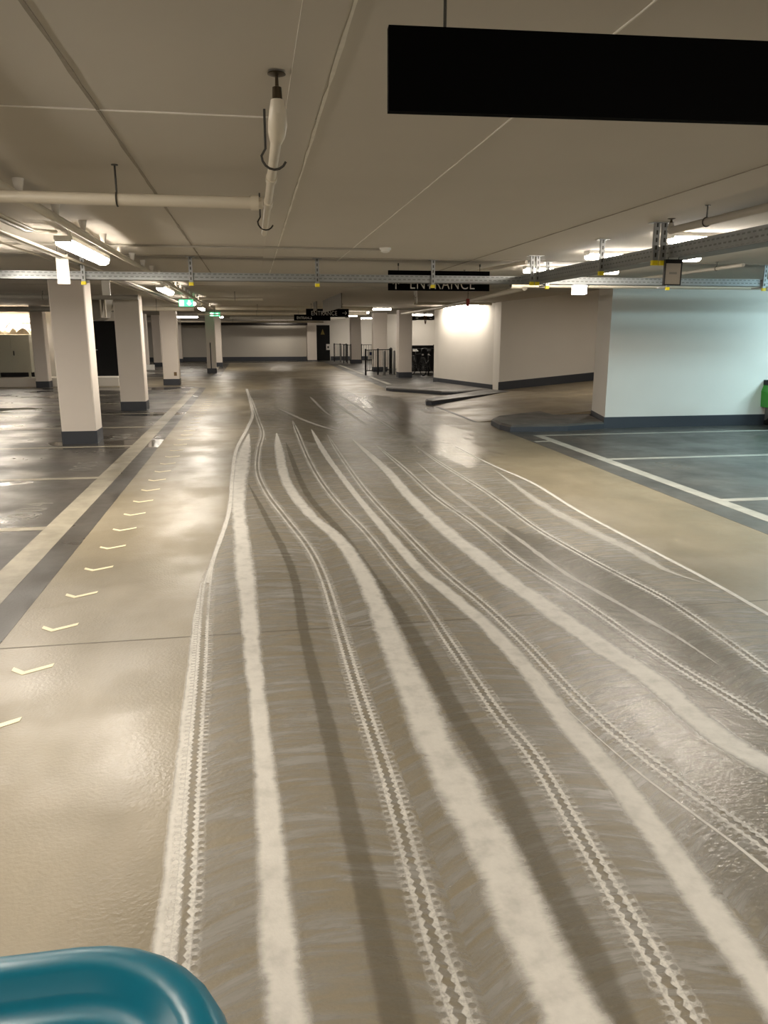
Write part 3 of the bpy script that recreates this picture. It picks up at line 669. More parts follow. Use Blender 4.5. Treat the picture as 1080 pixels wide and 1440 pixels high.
pipe('cable_conduit', [(-5, 7.55, 2.452), (1.24, 7.55, 2.452)], .010, 'pipe_grey', 'thin grey conduit leading to the round smoke detector', 'conduit', 8)
dt = thing('smoke_detector', 'small round smoke detector at the end of a thin conduit', 'detector', (1.28, 7.55, CEIL))
part(MB().tube([(1.28, 7.55, CEIL), (1.28, 7.55, CEIL-.02)], .055, 20), 'base', 'white_plastic', dt, True)
part(MB().tube([(1.28, 7.55, CEIL-.02), (1.28, 7.55, CEIL-.035), (1.28, 7.55, CEIL-.045)], [.045, .042, .02], 20), 'sensor', 'white_plastic', dt, True)
for i, (x, z, r) in enumerate(((-1.50, 2.40, .012), (-1.56, 2.40, .016), (-1.66, 2.37, .012), (-1.74, 2.38, .020))):
    pipe('cable_conduit', [(x, .5, z), (x, 6.1, z), (x+.10, 6.35, z+.02)] if i < 2 else [(x, .5, z), (x, 24, z)], r, 'pipe_grey' if i % 2 else 'pipe', ['thin conduit nearest the left lamp row', 'second conduit beside the left lamp row', 'third conduit left of the lamp row', 'outermost thick conduit left of the lamp row'][i], 'conduit', 8, group='conduits beside the lamp row')
pipe('cable_conduit', [(-2.05, 3, 2.43), (-2.05, 24, 2.43)], .009, 'pipe', 'thin pale conduit on the ceiling left of the lamp row', 'conduit', 8)
pipe('header_pipe', [(3.35, 10.0, 2.305), (17.5, 10.0, 2.305)], .05, 'pipe', 'thick white pipe along the top of the cool lit wall', couplings=[((3.35, 10, 2.305), (3.5, 10, 2.305)), ((7, 10, 2.305), (7.2, 10, 2.305))], hang=[(4.4, 10, 2.305), (8, 10, 2.305)])
pr = pipe('sprinkler_pipe', [(2.85, 1.0, 2.37), (2.85, 5.15, 2.37)], .024, 'pipe_grey', 'grey brown pipe above the right hand tray with a sprinkler head at its far end', hang=[(2.85, 4.72, 2.37)])
m = MB().tube([(2.85, 5.12, 2.37), (2.85, 5.15, 2.385), (2.85, 5.15, 2.42)], [.026, .026, .014], 12); part(m, 'elbow', 'pipe_grey', pr, True)
m = MB().tube([(2.85, 5.15, 2.415), (2.85, 5.15, 2.44), (2.85, 5.15, 2.445), (2.85, 5.15, 2.448)], [.012, .006, .026, .026], 14); part(m, 'sprinkler_head', 'brass', pr, True)
pipe('sprinkler_pipe', [(5.25, 7.9, 2.395), (5.25, 12.3, 2.395)], .02, 'pipe_grey', 'thin brown pipe end over the right part of the steel tray', hang=[(5.25, 8.4, 2.395)])
pipe('sprinkler_pipe', [(2.95, 8.3, 2.425), (2.5, 12.0, 2.425)], .02, 'pipe', 'cream pipe slanting away behind the first entrance sign', hang=[(2.74, 10.05, 2.425)])
# farther pipes on the ceiling
pipe('sprinkler_pipe', [(-1.0, 16.2, 2.33), (.25, 16.2, 2.33)], .03, 'pipe', 'short cross pipe beyond the steel tray', hang=[(-.3, 16.2, 2.33)])
pipe('header_pipe', [(-1.0, 23.5, 2.36), (3.6, 23.5, 2.36)], .06, 'pipe', 'thick cream cross pipe halfway along the lane', hang=[(.2, 23.5, 2.36), (2.4, 23.5, 2.36)])
pipe('header_pipe', [(-1.0, 27.5, 2.3), (4.0, 27.5, 2.3)], .06, 'pipe', 'second thick cross pipe farther along the lane', hang=[(.2, 27.5, 2.3)])
pipe('cable_conduit', [(-1.9, 29.5, 2.3), (4.4, 29.5, 2.3)], .025, 'pipe', 'thin bright cross pipe in front of the far columns', 'conduit', hang=[(-1.3, 29.5, 2.3)])
pipe('header_pipe', [(-1.0, 39, 2.34), (4.6, 39, 2.34)], .07, 'pipe_grey', 'grey cross pipe close to the far wall', hang=[(1, 39, 2.34)])
pipe('header_pipe', [(-6, 44.2, 2.22), (4.0, 44.2, 2.22)], .05, 'pipe', 'pale cross pipe under the far ceiling', hang=[(-1, 44.2, 2.22), (2, 44.2, 2.22)])
pipe('header_pipe', [(-4.5, 45.8, 2.12), (3.2, 45.8, 2.12)], .09, 'cable', 'dark cross pipe just in front of the far wall', hang=[(-1, 45.8, 2.12), (2, 45.8, 2.12)])
pipe('header_pipe', [(3.9, 11, 2.31), (5.0, 21, 2.31), (5.25, 27.5, 2.31)], .04, 'pipe', 'cream pipe running toward the angled lamp lit wall', hang=[(4.45, 16, 2.31)])
pipe('header_pipe', [(2.6, 12.5, 2.40), (4.1, 19.5, 2.40)], .028, 'pipe_grey', 'brown pipe slanting over the lane toward the railing', hang=[(3.3, 15.8, 2.4)])
pipe('header_pipe', [(4.2, 20.3, 2.41), (6.3, 20.3, 2.41)], .035, 'pipe', 'short cross pipe before the angled wall', hang=[(5.4, 20.3, 2.41)])
pipe('header_pipe', [(-4.0, 20.4, 2.25), (-1.4, 20.4, 2.25)], .06, 'pipe', 'thick cross pipe behind the second left column', hang=[(-2.3, 20.4, 2.25)])
pipe('header_pipe', [(-9.5, 16.5, 2.36), (-2.2, 16.5, 2.36)], .05, 'pipe_grey', 'shaded pipe above the left parking bays', hang=[(-4.0, 16.5, 2.36), (-7, 16.5, 2.36)])
pipe('header_pipe', [(-9.5, 22.5, 2.28), (-3.2, 22.5, 2.28)], .07, 'pipe_grey', 'thick shaded pipe in front of the cabinets', hang=[(-5, 22.5, 2.28), (-8, 22.5, 2.28)])

# ---------------------------------------------------------------- cable trays with their hangers
def tray_mat():
    k = NT('perforated_tray_steel'); p = k.pos()
    br = k.n('ShaderNodeTexBrick'); br.offset = .5
    for nm, v in (('Scale', 1.0), ('Mortar Size', .012), ('Brick Width', .055), ('Row Height', .034), ('Mortar Smooth', .1)): br.inputs[nm].default_value = v
    sx = k.n('ShaderNodeSeparateXYZ'); k.t.links.new(p, sx.inputs[0])
    cb = k.n('ShaderNodeCombineXYZ'); k.t.links.new(k.math('ADD', sx.outputs[0], sx.outputs[1]), cb.inputs[0]); k.t.links.new(sx.outputs[2], cb.inputs[1])
    k.t.links.new(cb.outputs[0], br.inputs['Vector'])
    br.inputs['Color1'].default_value = (.03, .03, .03, 1); br.inputs['Color2'].default_value = (.03, .03, .03, 1); br.inputs['Mortar'].default_value = (1, 1, 1, 1)
    g = lin((152, 155, 155)); nz = k.noise(14, 3)
    base = k.mix(nz, tuple(v*.8 for v in g), tuple(v*1.15 for v in g))
    f = k.math('MULTIPLY', k.math('SUBTRACT', 1, br.outputs['Color']), .55)
    k.set('Base Color', k.mix(f, base, (.06, .06, .06))); k.set('Metallic', .6); k.set('Roughness', .45)
    return k.m
M['tray'] = tray_mat()
t1 = thing('cable_tray', 'perforated steel cable tray crossing the whole ceiling', 'cable tray', (0, 8.75, 2.22))
for nm, y0, y1, z0, z1 in (('side_rail', 8.75, 8.755, 2.232, 2.308), ('side_rail', 8.945, 8.95, 2.232, 2.308), ('tray_bottom', 8.755, 8.945, 2.230, 2.233)):
    part(MB().box(-9, 17.5, y0, y1, z0, z1), nm, 'tray' if nm == 'side_rail' else 'galv_dull', t1)
part(MB().box(-9, 17.5, 8.744, 8.75, 2.300, 2.308).box(-9, 17.5, 8.744, 8.75, 2.230, 2.236), 'rail_lip', 'galv', t1)
for i in range(3):
    y = 8.80+.05*i; part(MB().tube([(-9, y, 2.25), (17.5, y, 2.25)], .014, 8), 'cable', 'cable', t1, True)
t2 = thing('cable_tray', 'perforated steel cable tray running along the right side toward the viewer', 'cable tray', (3.1, 1.0, 2.22))
for nm, x0, x1, z0, z1 in (('side_rail', 3.05, 3.055, 2.225, 2.32), ('side_rail', 3.245, 3.25, 2.225, 2.32), ('tray_bottom', 3.055, 3.245, 2.222, 2.226)):
    part(MB().box(x0, x1, .4, 8.74, z0, z1), nm, 'tray' if nm == 'side_rail' else 'galv_dull', t2)
part(MB().box(3.044, 3.05, .4, 8.74, 2.312, 2.32).box(3.044, 3.05, .4, 8.74, 2.223, 2.229), 'rail_lip', 'galv', t2)
for i in range(3):
    x = 3.09+.05*i; part(MB().tube([(x, .4, 2.242), (x, 8.7, 2.242)], .014, 8), 'cable', 'cable', t2, True)
def hanger(x, y, label, rz=0.0, arm=0.0, double=False):
    t = thing('tray_hanger', label, 'hanger', (x, y, 0), rz, 'slotted steel tray hangers')
    lo = 2.185
    def strut(dx):
        m = MB(); w2 = .020
        m.box(dx-w2, dx+w2, .0, .003, lo, CEIL)
        m.box(dx-w2, dx-w2+.003, .003, .022, lo, CEIL); m.box(dx+w2-.003, dx+w2, .003, .022, lo, CEIL)
        s_ = lpart(m, 'strut', 'galv', t)
        for k in range(5):
            z = lo+.045+k*.052
            o = lpart(MB().box(dx-.006, dx+.006, -.0012, .0005, z, z+.03), 'slot', 'cable', s_)
        lpart(MB().box(dx-w2-.005, dx+w2+.005, -.004, .026, lo-.012, lo+.022, .006), 'end_cap', 'yellow', t)
    strut(0.0)
    if double: strut(.06)
    lpart(MB().box(-.05, .05+(.06 if double else 0), -.03, .05, CEIL-.005, CEIL+.0005), 'head_plate', 'galv', t)
    lpart(MB().box(-.012, .012, .0225, .24 if not rz else .05, 2.205, 2.221), 'arm', 'galv', t)
    return t
for x, lab in ((-1.70, 'tray hanger beside the white hanging card at the nearest column'), (-.61, 'tray hanger left of the lane centre'), (.73, 'tray hanger over the lane centre'), (2.02, 'tray hanger in front of the first entrance sign'), (3.36, 'tray hanger where the two trays meet'), (4.85, 'tray hanger right of the white glowing box'), (6.1, 'tray hanger at the right picture edge'), (-4.2, 'tray hanger left of the picture'), (8.3, 'tray hanger beyond the right picture edge')):
    hanger(x, 8.72, lab)
hanger(2.93, 8.05, 'doubled tray hanger near the tray junction', double=True)
hanger(3.01, 6.55, 'single slotted tray hanger on the right hand tray')
hanger(2.94, 5.5, 'doubled tray hanger beside the grey card', double=True)
hanger(2.94, 1.4, 'tray hanger on the right tray nearest the viewer', double=True)

# ---------------------------------------------------------------- signs
def entrance_sign(loc, rz, wdt, hgt, label, body, tsize, tx, arrow=None, rods=(), back=False, tz=None, group=None):
    t = thing('hanging_sign', label, 'sign', loc, rz, group)
    lpart(MB().box(0, wdt, -.012, .012, 0, hgt), 'panel', 'black', t)
    for rx in rods:
        m = MB().tube([(rx, 0, hgt), (rx, 0, CEIL-loc[2])], .0035, 8); m.tube([(rx, 0, CEIL-loc[2]-.03), (rx, 0, CEIL-loc[2])], .009, 8)
        lpart(m, 'suspension_rod', 'wire', t, True)
    if body:
        text_mesh('lettering', body, tsize, 'white_print', t, (tx, -.0145, tz if tz is not None else hgt*.17), Euler((PI/2, 0, 0)), .001, spacing=1.06, bold=-.0008*tsize/.1, xs=.8)
    if arrow:
        ax, az, s_, d = arrow; m = MB(); th = max(.006, s_*.045)
        def seg(p, q):
            v = Vector((q[0]-p[0], q[1]-p[1])); n_ = Vector((-v.y, v.x)).normalized()*th
            c4_ = [(p[0]+n_.x, p[1]+n_.y), (q[0]+n_.x, q[1]+n_.y), (q[0]-n_.x, q[1]-n_.y), (p[0]-n_.x, p[1]-n_.y)]
            m.add([(ax+a, -.0145, az+b) for a, b in c4_]+[(ax+a, -.012, az+b) for a, b in c4_], [(0, 1, 2, 3), (4, 7, 6, 5), (0, 4, 5, 1), (1, 5, 6, 2), (2, 6, 7, 3), (3, 7, 4, 0)])
        dirs = {'up': ((0, -s_*.5), (0, s_*.5), (-s_*.38, s_*.12), (s_*.38, s_*.12)), 'right': ((-s_*.5, 0), (s_*.5, 0), (s_*.12, s_*.38), (s_*.12, -s_*.38))}[d]
        seg(dirs[0], dirs[1]); seg(dirs[1], dirs[2]); seg(dirs[1], dirs[3])
        lpart(m, 'arrow', 'white_print', t)
    return t
entrance_sign((.305, 1.765, 2.155), math.radians(-3.2), 1.22, .163, 'big blank black sign hanging close to the viewer', '', 0, 0, rods=(.12, 1.1))
entrance_sign((1.59, 9.18, 2.165), 0, 1.22, .225, 'black hanging sign lettered with an up arrow and the word entrance', 'ENTRANCE', .185, .25, (.09, .062, .095, 'up'), rods=(.12, 1.1), tz=.02)
entrance_sign((1.55, 22.6, 2.10), 0, 1.22, .225, 'farther black sign lettered entrance with an arrow to the right', 'ENTRANCE', .175, .14, (1.10, .11, .13, 'right'), rods=(.15, 1.05), tz=.045)
s3 = entrance_sign((1.42, 26.6, 2.05), 0, 1.22, .20, 'farthest black sign partly behind the second entrance sign', 'ENTRANCE', .12, .09, rods=(.15, 1.05), tz=.05)
# slatted baffles along the lane
def baffle(x, y0, y1, z0, n, label):
    t = thing('ceiling_baffle', label, 'baffle', (x, y0, z0), 0, 'slatted ceiling baffles')
    st = (y1-y0)/n
    for i in range(n): part(MB().box(x-.012, x+.012, y0+i*st, y0+i*st+st*.86, z0, CEIL), 'slat', 'slat', t)
    part(MB().box(x-.008, x+.008, y0, y1, CEIL-.05, CEIL-.02), 'rail', 'slat', t)
baffle(1.85, 16.3, 20.5, 2.17, 16, 'brown slatted baffle hanging above the second entrance sign')
baffle(1.72, 20.9, 22.0, 2.24, 4, 'short slatted baffle before the second entrance sign')
def hang_card(name, label, x, y, z0, z1, wdt, mat, frame=None, rz=0.0, top=None):
    t = thing(name, label, 'sign', (x, y, z0), rz)
    h = z1-z0
    lpart(MB().box(-wdt/2, wdt/2, -.008, .008, 0, h), 'panel', mat, t)
    if frame:
        f = .008
        for b in ((-wdt/2-f, -wdt/2, 0, h), (wdt/2, wdt/2+f, 0, h), (-wdt/2-f, wdt/2+f, -f, 0), (-wdt/2-f, wdt/2+f, h, h+f*3.5)):
            lpart(MB().box(b[0], b[1], -.011, .011, b[2], b[3]), 'frame', frame, t)
    for s in (-.35, .35):
        lpart(MB().tube([(s*wdt, 0, h), (s*wdt, 0, (top or CEIL)-z0)], .003, 6), 'hanging_rod', 'wire', t)
    return t
hang_card('hanging_card', 'white card hanging from the tray at the nearest column', -1.725, 7.95, 2.135, 2.40, .11, 'white_plastic')
hang_card('hanging_card', 'narrow white card hanging between the two nearest left columns', -1.97, 11.6, 2.19, 2.40, .11, 'white_plastic')
hc = hang_card('hanging_card', 'grey card in a black frame hanging from the right hand tray', 3.04, 5.42, 2.035, 2.18, .118, 'card_grey', 'black_metal', top=2.222)
lpart(MB().box(-.03, .03, -.0095, -.008, .07, .085), 'print', 'grey_print', hc)
bx = thing('light_box', 'small white glowing box left of the cool lit wall corner', 'light box', (4.05, 9.4, 2.15))
part(MB().box(3.98, 4.125, 9.36, 9.44, 2.152, 2.335), 'lit_cover', 'lamp_box', bx); part(MB().box(3.97, 4.135, 9.44, 9.47, 2.145, 2.345), 'back_box', 'white_plastic', bx)
part(MB().tube([(4.05, 9.455, 2.345), (4.05, 9.455, CEIL)], .012, 8), 'stem', 'white_plastic', bx)
def exit_sign(x, y, z, wdt, h, label):
    t = thing('exit_sign', label, 'exit sign', (x, y, z), 0, 'lit green exit signs')
    lpart(MB().box(0, wdt, -.03, .03, 0, h), 'lit_panel', 'exit_green', t)
    a = lpart(MB().add([(wdt*.72, -.033, h*.15), (wdt*.9, -.033, h*.5), (wdt*.78, -.033, h*.5), (wdt*.78, -.033, h*.88), (wdt*.66, -.033, h*.88), (wdt*.66, -.033, h*.5), (wdt*.54, -.033, h*.5)], [(0, 1, 2, 3, 4, 5, 6)]), 'arrow', 'exit_white', t)
    m = MB(); m.box(wdt*.06, wdt*.34, -.032, -.0301, h*.1, h*.9); lpart(m, 'doorway', 'exit_white', t)
    m = MB(); m.tube([(wdt*.2, -.034, h*.74), (wdt*.2, -.034, h*.82)], h*.07, 8); m.tube([(wdt*.2, -.034, h*.68), (wdt*.17, -.034, h*.42), (wdt*.10, -.034, h*.18)], h*.05, 6); m.tube([(wdt*.17, -.034, h*.42), (wdt*.27, -.034, h*.3), (wdt*.26, -.034, h*.15)], h*.045, 6); m.tube([(wdt*.1, -.034, h*.55), (wdt*.2, -.034, h*.64), (wdt*.3, -.034, h*.55)], h*.035, 6)
    lpart(m, 'running_figure', 'exit_green', t)
    for s in (.2, .8): lpart(MB().tube([(wdt*s, 0, h), (wdt*s, 0, CEIL-z)], .006, 6), 'stem', 'white_plastic', t)
exit_sign(-1.46, 17.0, 2.205, .29, .135, 'lit green exit sign with a down arrow above the third column')
exit_sign(-1.62, 32.6, 2.30, .4, .13, 'small lit green exit sign at the narrow far column')
tgt = thing('hanging_tag', 'small red tag hanging under a pipe beside the first entrance sign', 'tag', (4.3, 15.1, 2.2))
part(MB().box(4.17, 4.23, 15.09, 15.11, 2.18, 2.32), 'tag_plate', 'red', tgt); part(MB().tube([(4.2, 15.1, 2.32), (4.2, 15.1, CEIL)], .004, 6), 'cord', 'wire', tgt)

# ---------------------------------------------------------------- ventilation fan between the left columns
fan = thing('duct_fan', 'grey boxy ventilation duct hung with slanted braces between the two nearest left columns', 'duct', (-3.7, 18.6, 1.95))
part(MB().loft([[(-4.05, y, 2.42), (-3.2, y, 2.42), (-3.28, y, 2.0), (-3.45, y, 1.94), (-3.85, y, 1.96)] for y in (18.5, 19.6)]), 'duct_body', 'duct', fan)
for x in (-3.18, -3.28): part(MB().tube([(x, 18.42, CEIL), (x, 18.42, 2.0)], .022, 10), 'pole', 'pipe', fan, True)
part(MB().tube([(-3.95, 18.45, 2.35), (-3.5, 18.45, 2.08)], .02, 8), 'brace', 'galv', fan, True)
part(MB().tube([(-3.9, 18.45, 2.0), (-3.6, 18.45, 2.3)], .015, 8), 'brace', 'galv', fan, True)
part(MB().box(-4.06, -3.19, 18.47, 18.5, 2.38, 2.44), 'flange', 'galv_dull', fan)

# ---------------------------------------------------------------- cabinets on the ledge
def cabinet(x0, x1, label):
    t = thing('storage_cabinet', label, 'cabinet', ((x0+x1)/2, 26.5, .27), 0, 'grey metal cabinets')
    part(MB().box(x0, x1, 26.32, 26.80, .43, 1.60), 'body', 'cabinet', t)
    mid = (x0+x1)/2
    for a, b, s in ((x0+.01, mid-.004, 1), (mid+.004, x1-.01, 0)):
        d = part(MB().box(a, b, 26.30, 26.318, .45, 1.58), 'door', 'cabinet', t)
        hx = b-.07 if s else a+.05
        if not s: sub(MB().box(hx, hx+.03, 26.282, 26.30, .96, 1.10), 'handle', 'black_metal', t, d)
    for x in (x0+.06, x1-.12): part(MB().box(x, x+.06, 26.36, 26.42, .27, .43), 'leg', 'cabinet', t)
    part(MB().box(x0+.01, x1-.01, 26.6, 26.62, .28, .43), 'kick_panel', 'black_metal', t)
cabinet(-8.02, -6.92, 'grey double door cabinet on the white ledge beside the shaded column')
cabinet(-9.2, -8.05, 'grey double door cabinet at the left picture edge')
ins = MB(); r = random.Random(3); nx, ny = 22, 6; vs = []; 
for i in range(nx+1):
    for j in range(ny+1): vs.append((-9.1+2.2*i/nx, 26.35+.4*j/ny, 1.66+.16*r.random() if 0 < i < nx and 0 < j < ny else 1.605))
ins.add(vs, [(i*(ny+1)+j, (i+1)*(ny+1)+j, (i+1)*(ny+1)+j+1, i*(ny+1)+j+1) for i in range(nx) for j in range(ny)])
tag(ins.build('crumpled_sheeting', 'insulation', None, True, at=(-8, 26.5, 1.605)), 'crumpled pale sheeting lying on top of the grey cabinets', 'sheeting')
tag(MB().tube(smooth_pts([(-7.75, 26.81, 1.62), (-7.68, 26.81, 1.85), (-7.5, 26.81, 2.0), (-7.2, 26.81, 1.97), (-6.9, 26.81, 1.99), (-6.6, 26.81, 2.04)]), .02, 8).build('cable', 'cable', None, True, at=(-7.75, 26.6, 1.64)), 'thick dark cable rising behind the grey cabinets', 'cable')

# ---------------------------------------------------------------- railings and bicycles
def railing(x0, y0, x1, y1, h, label, n, sign=False):
    t = thing('railing', label, 'railing', (x0, y0, 0), math.atan2(y1-y0, x1-x0), 'black metal railings'); L = math.hypot(x1-x0, y1-y0)
    for z in (h-.03, .16): lpart(MB().box(0, L, -.015, .015, z, z+.03), 'rail', 'black_metal', t)
    for x in (0, L*.5, L): lpart(MB().box(x-.025, x+.025, -.025, .025, 0, h+.03), 'post', 'black_metal', t)
    for i in range(1, n): lpart(MB().box(L*i/n-.008, L*i/n+.008, -.008, .008, .19, h-.03), 'baluster', 'black_metal', t)
    if sign:
        p_ = lpart(MB().box(.1, .36, -.045, -.03, .62, .95), 'parking_sign', 'white_print', t)
        m = MB().box(.16, .27, -.048, -.045, .78, .90); lpart(m, 'sign_symbol', 'sign_blue', p_)
        text_mesh('sign_lettering', '12', .1, 'sign_blue', p_, (.16, -.047, .65), Euler((PI/2, 0, 0)), .001)
    return t
M['sign_blue'] = simple('dark_blue_print', (40, 52, 92), .5)
railing(4.42, 30.7, 5.5, 31.3, 1.0, 'black railing with the small parking sign in front of the white column', 12, True)
railing(5.6, 31.45, 5.85, 33.1, 1.0, 'short black railing running back to the white column', 10)
railing(4.68, 45.2, 5.28, 44.4, 1.0, 'far black railing beside the black door', 8)
railing(4.9, 42.4, 5.28, 42.3, 1.0, 'short railing left of the bright far column', 5)
railing(5.9, 42.6, 8.6, 42.6, 1.0, 'long far railing right of the bright far column', 20)
def bollard(x, y, label):
    t = thing('bollard', label, 'bollard', (x, y, 0), 0, 'slim grey bollards')
    part(MB().tube([(x, y, 0), (x, y, .92), (x, y, .95)], [.045, .045, .03], 12), 'post', 'galv_dull', t, True); part(MB().tube([(x, y, 0), (x, y, .02)], .08, 12), 'foot', 'galv_dull', t, True)
bollard(5.15, 30.6, 'slim grey bollard at the middle of the signed railing'); bollard(5.62, 31.0, 'slim grey bollard at the right end of the signed railing'); bollard(7.15, 29.6, 'slim grey bollard beside the bicycles')
bollard(4.9, 43.9, 'slim bollard at the far railing')
bp = thing('bicycle_screen', 'low black screen behind the bicycles', 'screen', (7.0, 32.2, 0))
part(MB().box(6.1, 8.9, 32.2, 32.24, .05, 1.13), 'panel', 'black_metal', bp)
for x in (6.1, 7.5, 8.86): part(MB().box(x, x+.05, 32.16, 32.2, 0, 1.16), 'post', 'black_metal', bp)
def bicycle(loc, rz, label, sadd):
    t = thing('bicycle', label, 'bicycle', loc, rz, 'parked bicycles')
    R = .33
    for y in (-.52, .52):
        w_ = lpart(MB().torus((0, y, R+.02), R, .02, 'x', 28, 8), 'wheel', 'rubber', t, True)
        m = MB()
        for k in range(8):
            a = k*PI/8; m.tube([(0, y-R*math.cos(a), R+.02-R*math.sin(a)), (0, y+R*math.cos(a), R+.02+R*math.sin(a))], .003, 4)
        m.tube([(-.03, y, R+.02), (.03, y, R+.02)], .025, 8); m2 = lpart(m, 'spokes', 'galv', w_)
        m = MB()
        pts = [(0, y+.37*math.cos(a), R+.02+.37*math.sin(a)) for a in [math.radians(q) for q in range(20, 165, 15)]]
        lpart(MB().tube(pts, .02, 6), 'mudguard', 'black_metal', t, True)
    bb = (0, .02, .30); seat = (0, .20, .82); head = (0, -.36, .85)
    m = MB(); m.tube([bb, seat], .016, 8); m.tube([seat, head], .015, 8); m.tube([bb, (0, -.38, .75)], .018, 8); m.tube([bb, (0, .52, .35)], .01, 8); m.tube([(0, .17, .75), (0, .52, .35)], .009, 8)
    lpart(m, 'frame', 'black_metal', t, True)
    lpart(MB().tube([(0, -.34, .95), (0, -.38, .72), (0, -.42, .66)], .02, 8).tube([(.04, -.42, .66), (.04, -.52, .35)], .01, 8).tube([(-.04, -.42, .66), (-.04, -.52, .35)], .01, 8).tube([(-.05, -.42, .66), (.05, -.42, .66)], .014, 8), 'fork', 'black_metal', t, True)
    hb = lpart(MB().tube([(-.30, -.14, 1.02), (-.27, -.26, 1.04), (-.12, -.36, 1.06), (0, -.37, 1.03), (.12, -.36, 1.06), (.27, -.26, 1.04), (.30, -.14, 1.02)], .012, 8).tube([(0, -.37, 1.04), (0, -.34, .93)], .014, 8), 'handlebar', 'galv', t, True)
    for s in (-1, 1): lpart(MB().tube([(s*.30, -.14, 1.02), (s*.30, -.04, 1.01)], .018, 8), 'grip', 'rubber', hb, True)
    lpart(MB().loft([[(-.02, -.02, .93), (.02, -.02, .93), (.02, -.02, .96), (-.02, -.02, .96)], [(-.06, .16, .92), (.06, .16, .92), (.06, .16, .98), (-.06, .16, .98)], [(-.09, .30, .93), (.09, .30, .93), (.08, .30, 1.0), (-.08, .30, 1.0)]]), 'saddle', sadd, t)
    lpart(MB().tube([(0, .2, .80), (0, .22, .93)], .012, 8), 'seat_post', 'galv', t, True)
    lpart(MB().torus((.04, .02, .30), .09, .01, 'x', 18, 6).tube([(.05, .02, .30), (.09, .1, .16)], .01, 6).tube([(-.05, .02, .30), (-.09, -.06, .44)], .01, 6).box(.07, .15, .07, .14, .145, .17).box(-.15, -.07, -.1, -.03, .43, .455), 'crankset', 'galv_dull', t)
    lpart(MB().box(-.06, .06, .34, .66, .74, .755).tube([(.05, .6, .74), (.05, .52, .35)], .006, 6).tube([(-.05, .6, .74), (-.05, .52, .35)], .006, 6), 'luggage_rack', 'black_metal', t)
    lpart(MB().tube([(0, -.44, .82), (0, -.50, .82)], [.03, .035], 10), 'headlamp', 'white_plastic', t, True)
bicycle((6.42, 30.2, 0), math.radians(12), 'dark bicycle with a pale saddle directly right of the grey column', 'white_plastic')
bicycle((6.95, 30.6, 0), math.radians(-14), 'second dark bicycle with swept silver handlebar by the black screen', 'rubber')
hs = thing('hanging_strap', 'brown strap dangling from the ceiling over the bicycle store', 'strap', (6.9, 31.5, 2.1))
part(MB().tube(smooth_pts([(6.86, 31.15, CEIL), (6.88, 31.15, 2.2), (6.92, 31.15, 2.0), (6.95, 31.15, 2.2), (6.93, 31.15, CEIL)]), .018, 6), 'strap_loop', 'orange_strap', hs, True)
ct = thing('cable_bundle', 'dark ragged cable bundle under the ceiling of the bicycle store', 'cable bundle', (7.2, 31.4, 2.2))
rr = random.Random(5)
for k in range(7):
    pts = [(6.0+.3*i, 31.4+rr.uniform(-.1, .1), 2.22+rr.uniform(-.06, .06)) for i in range(9)]
    part(MB().tube(smooth_pts(pts), .025, 6), 'cable', 'cable', ct, True)
part(MB().box(6.0, 8.6, 31.3, 31.5, 2.30, 2.32).box(6.5, 6.53, 31.38, 31.41, 2.32, CEIL-.001).box(8.0, 8.03, 31.38, 31.41, 2.32, CEIL-.001), 'support_tray', 'galv_dull', ct)
tag(MB().box(-4.78, -4.42, 36.7, 37.0, 0, .22, .02).build('floor_box', 'white_plastic', None, at=(-4.6, 36.8, 0)), 'small white box on the floor by the far left columns', 'box')

# ---------------------------------------------------------------- floor scrubber at the lower left
def rrect(x0, x1, y0, y1, r, z, n=8):
    out = []
    for cx, cy, a0 in ((x1-r, y1-r, 0), (x0+r, y1-r, 90), (x0+r, y0+r, 180), (x1-r, y0+r, 270)):
        for k in range(n+1):
            a = math.radians(a0+90*k/n); out.append((cx+r*math.cos(a), cy+r*math.sin(a), z))
    return out
sc = thing('floor_scrubber', 'teal plastic floor cleaning machine cut off by the lower left picture corner', 'floor scrubber', (-.46, .6, 0))
X0, X1, Y0, Y1 = -.86, -.055, .12, 1.062
def ring(d, z, r=.24): return rrect(X0+d, X1-d, Y0+d, Y1-d, max(.03, r-d), z)
hood = part(MB().loft([ring(.03, .30), ring(.012, .40), ring(.012, .70), ring(.0, .745), ring(0, .765), ring(.008, .785), ring(.026, .80), ring(.05, .803), ring(.068, .796), ring(.082, .775), ring(.105, .764), ring(.13, .77), ring(.16, .78), ring(.22, .782)]), 'hood', 'teal', sc, True)
part(MB().loft([ring(.06, .14), ring(.05, .30)]), 'chassis', 'black_metal', sc)
for s in (X0+.02, X1-.10):
    wv = part(MB().tube([(s, .32, .12), (s+.08, .32, .12)], .12, 24), 'wheel', 'rubber', sc, True); sub(MB().tube([(s-.004, .32, .12), (s+.084, .32, .12)], .06, 16), 'hub', 'galv_dull', sc, wv, True)
part(MB().tube([(-.5, .9, .07), (-.44, .9, .07)], .07, 20), 'caster', 'rubber', sc, True)
part(MB().tube([(-.465, .72, .02), (-.465, .72, .14)], [.27, .24], 28), 'brush', 'black_metal', sc, True)
part(MB().tube([(-.95, .16, .05), (-.7, .08, .05), (-.46, .05, .05), (-.22, .08, .05), (.02, .16, .05)], .035, 8), 'squeegee', 'rubber', sc, True)
part(MB().loft([[(-.62, .16, .76), (-.30, .16, .76), (-.30, .24, .76), (-.62, .24, .76)], [(-.58, .06, 1.0), (-.34, .06, 1.0), (-.34, .12, 1.02), (-.58, .12, 1.02)]]), 'control_column', 'black_metal', sc)
part(MB().tube([(-.72, -.02, 1.0), (-.70, .06, 1.02), (-.46, .08, 1.02), (-.22, .06, 1.02), (-.20, -.02, 1.0)], .018, 10), 'handle', 'rubber', sc, True)

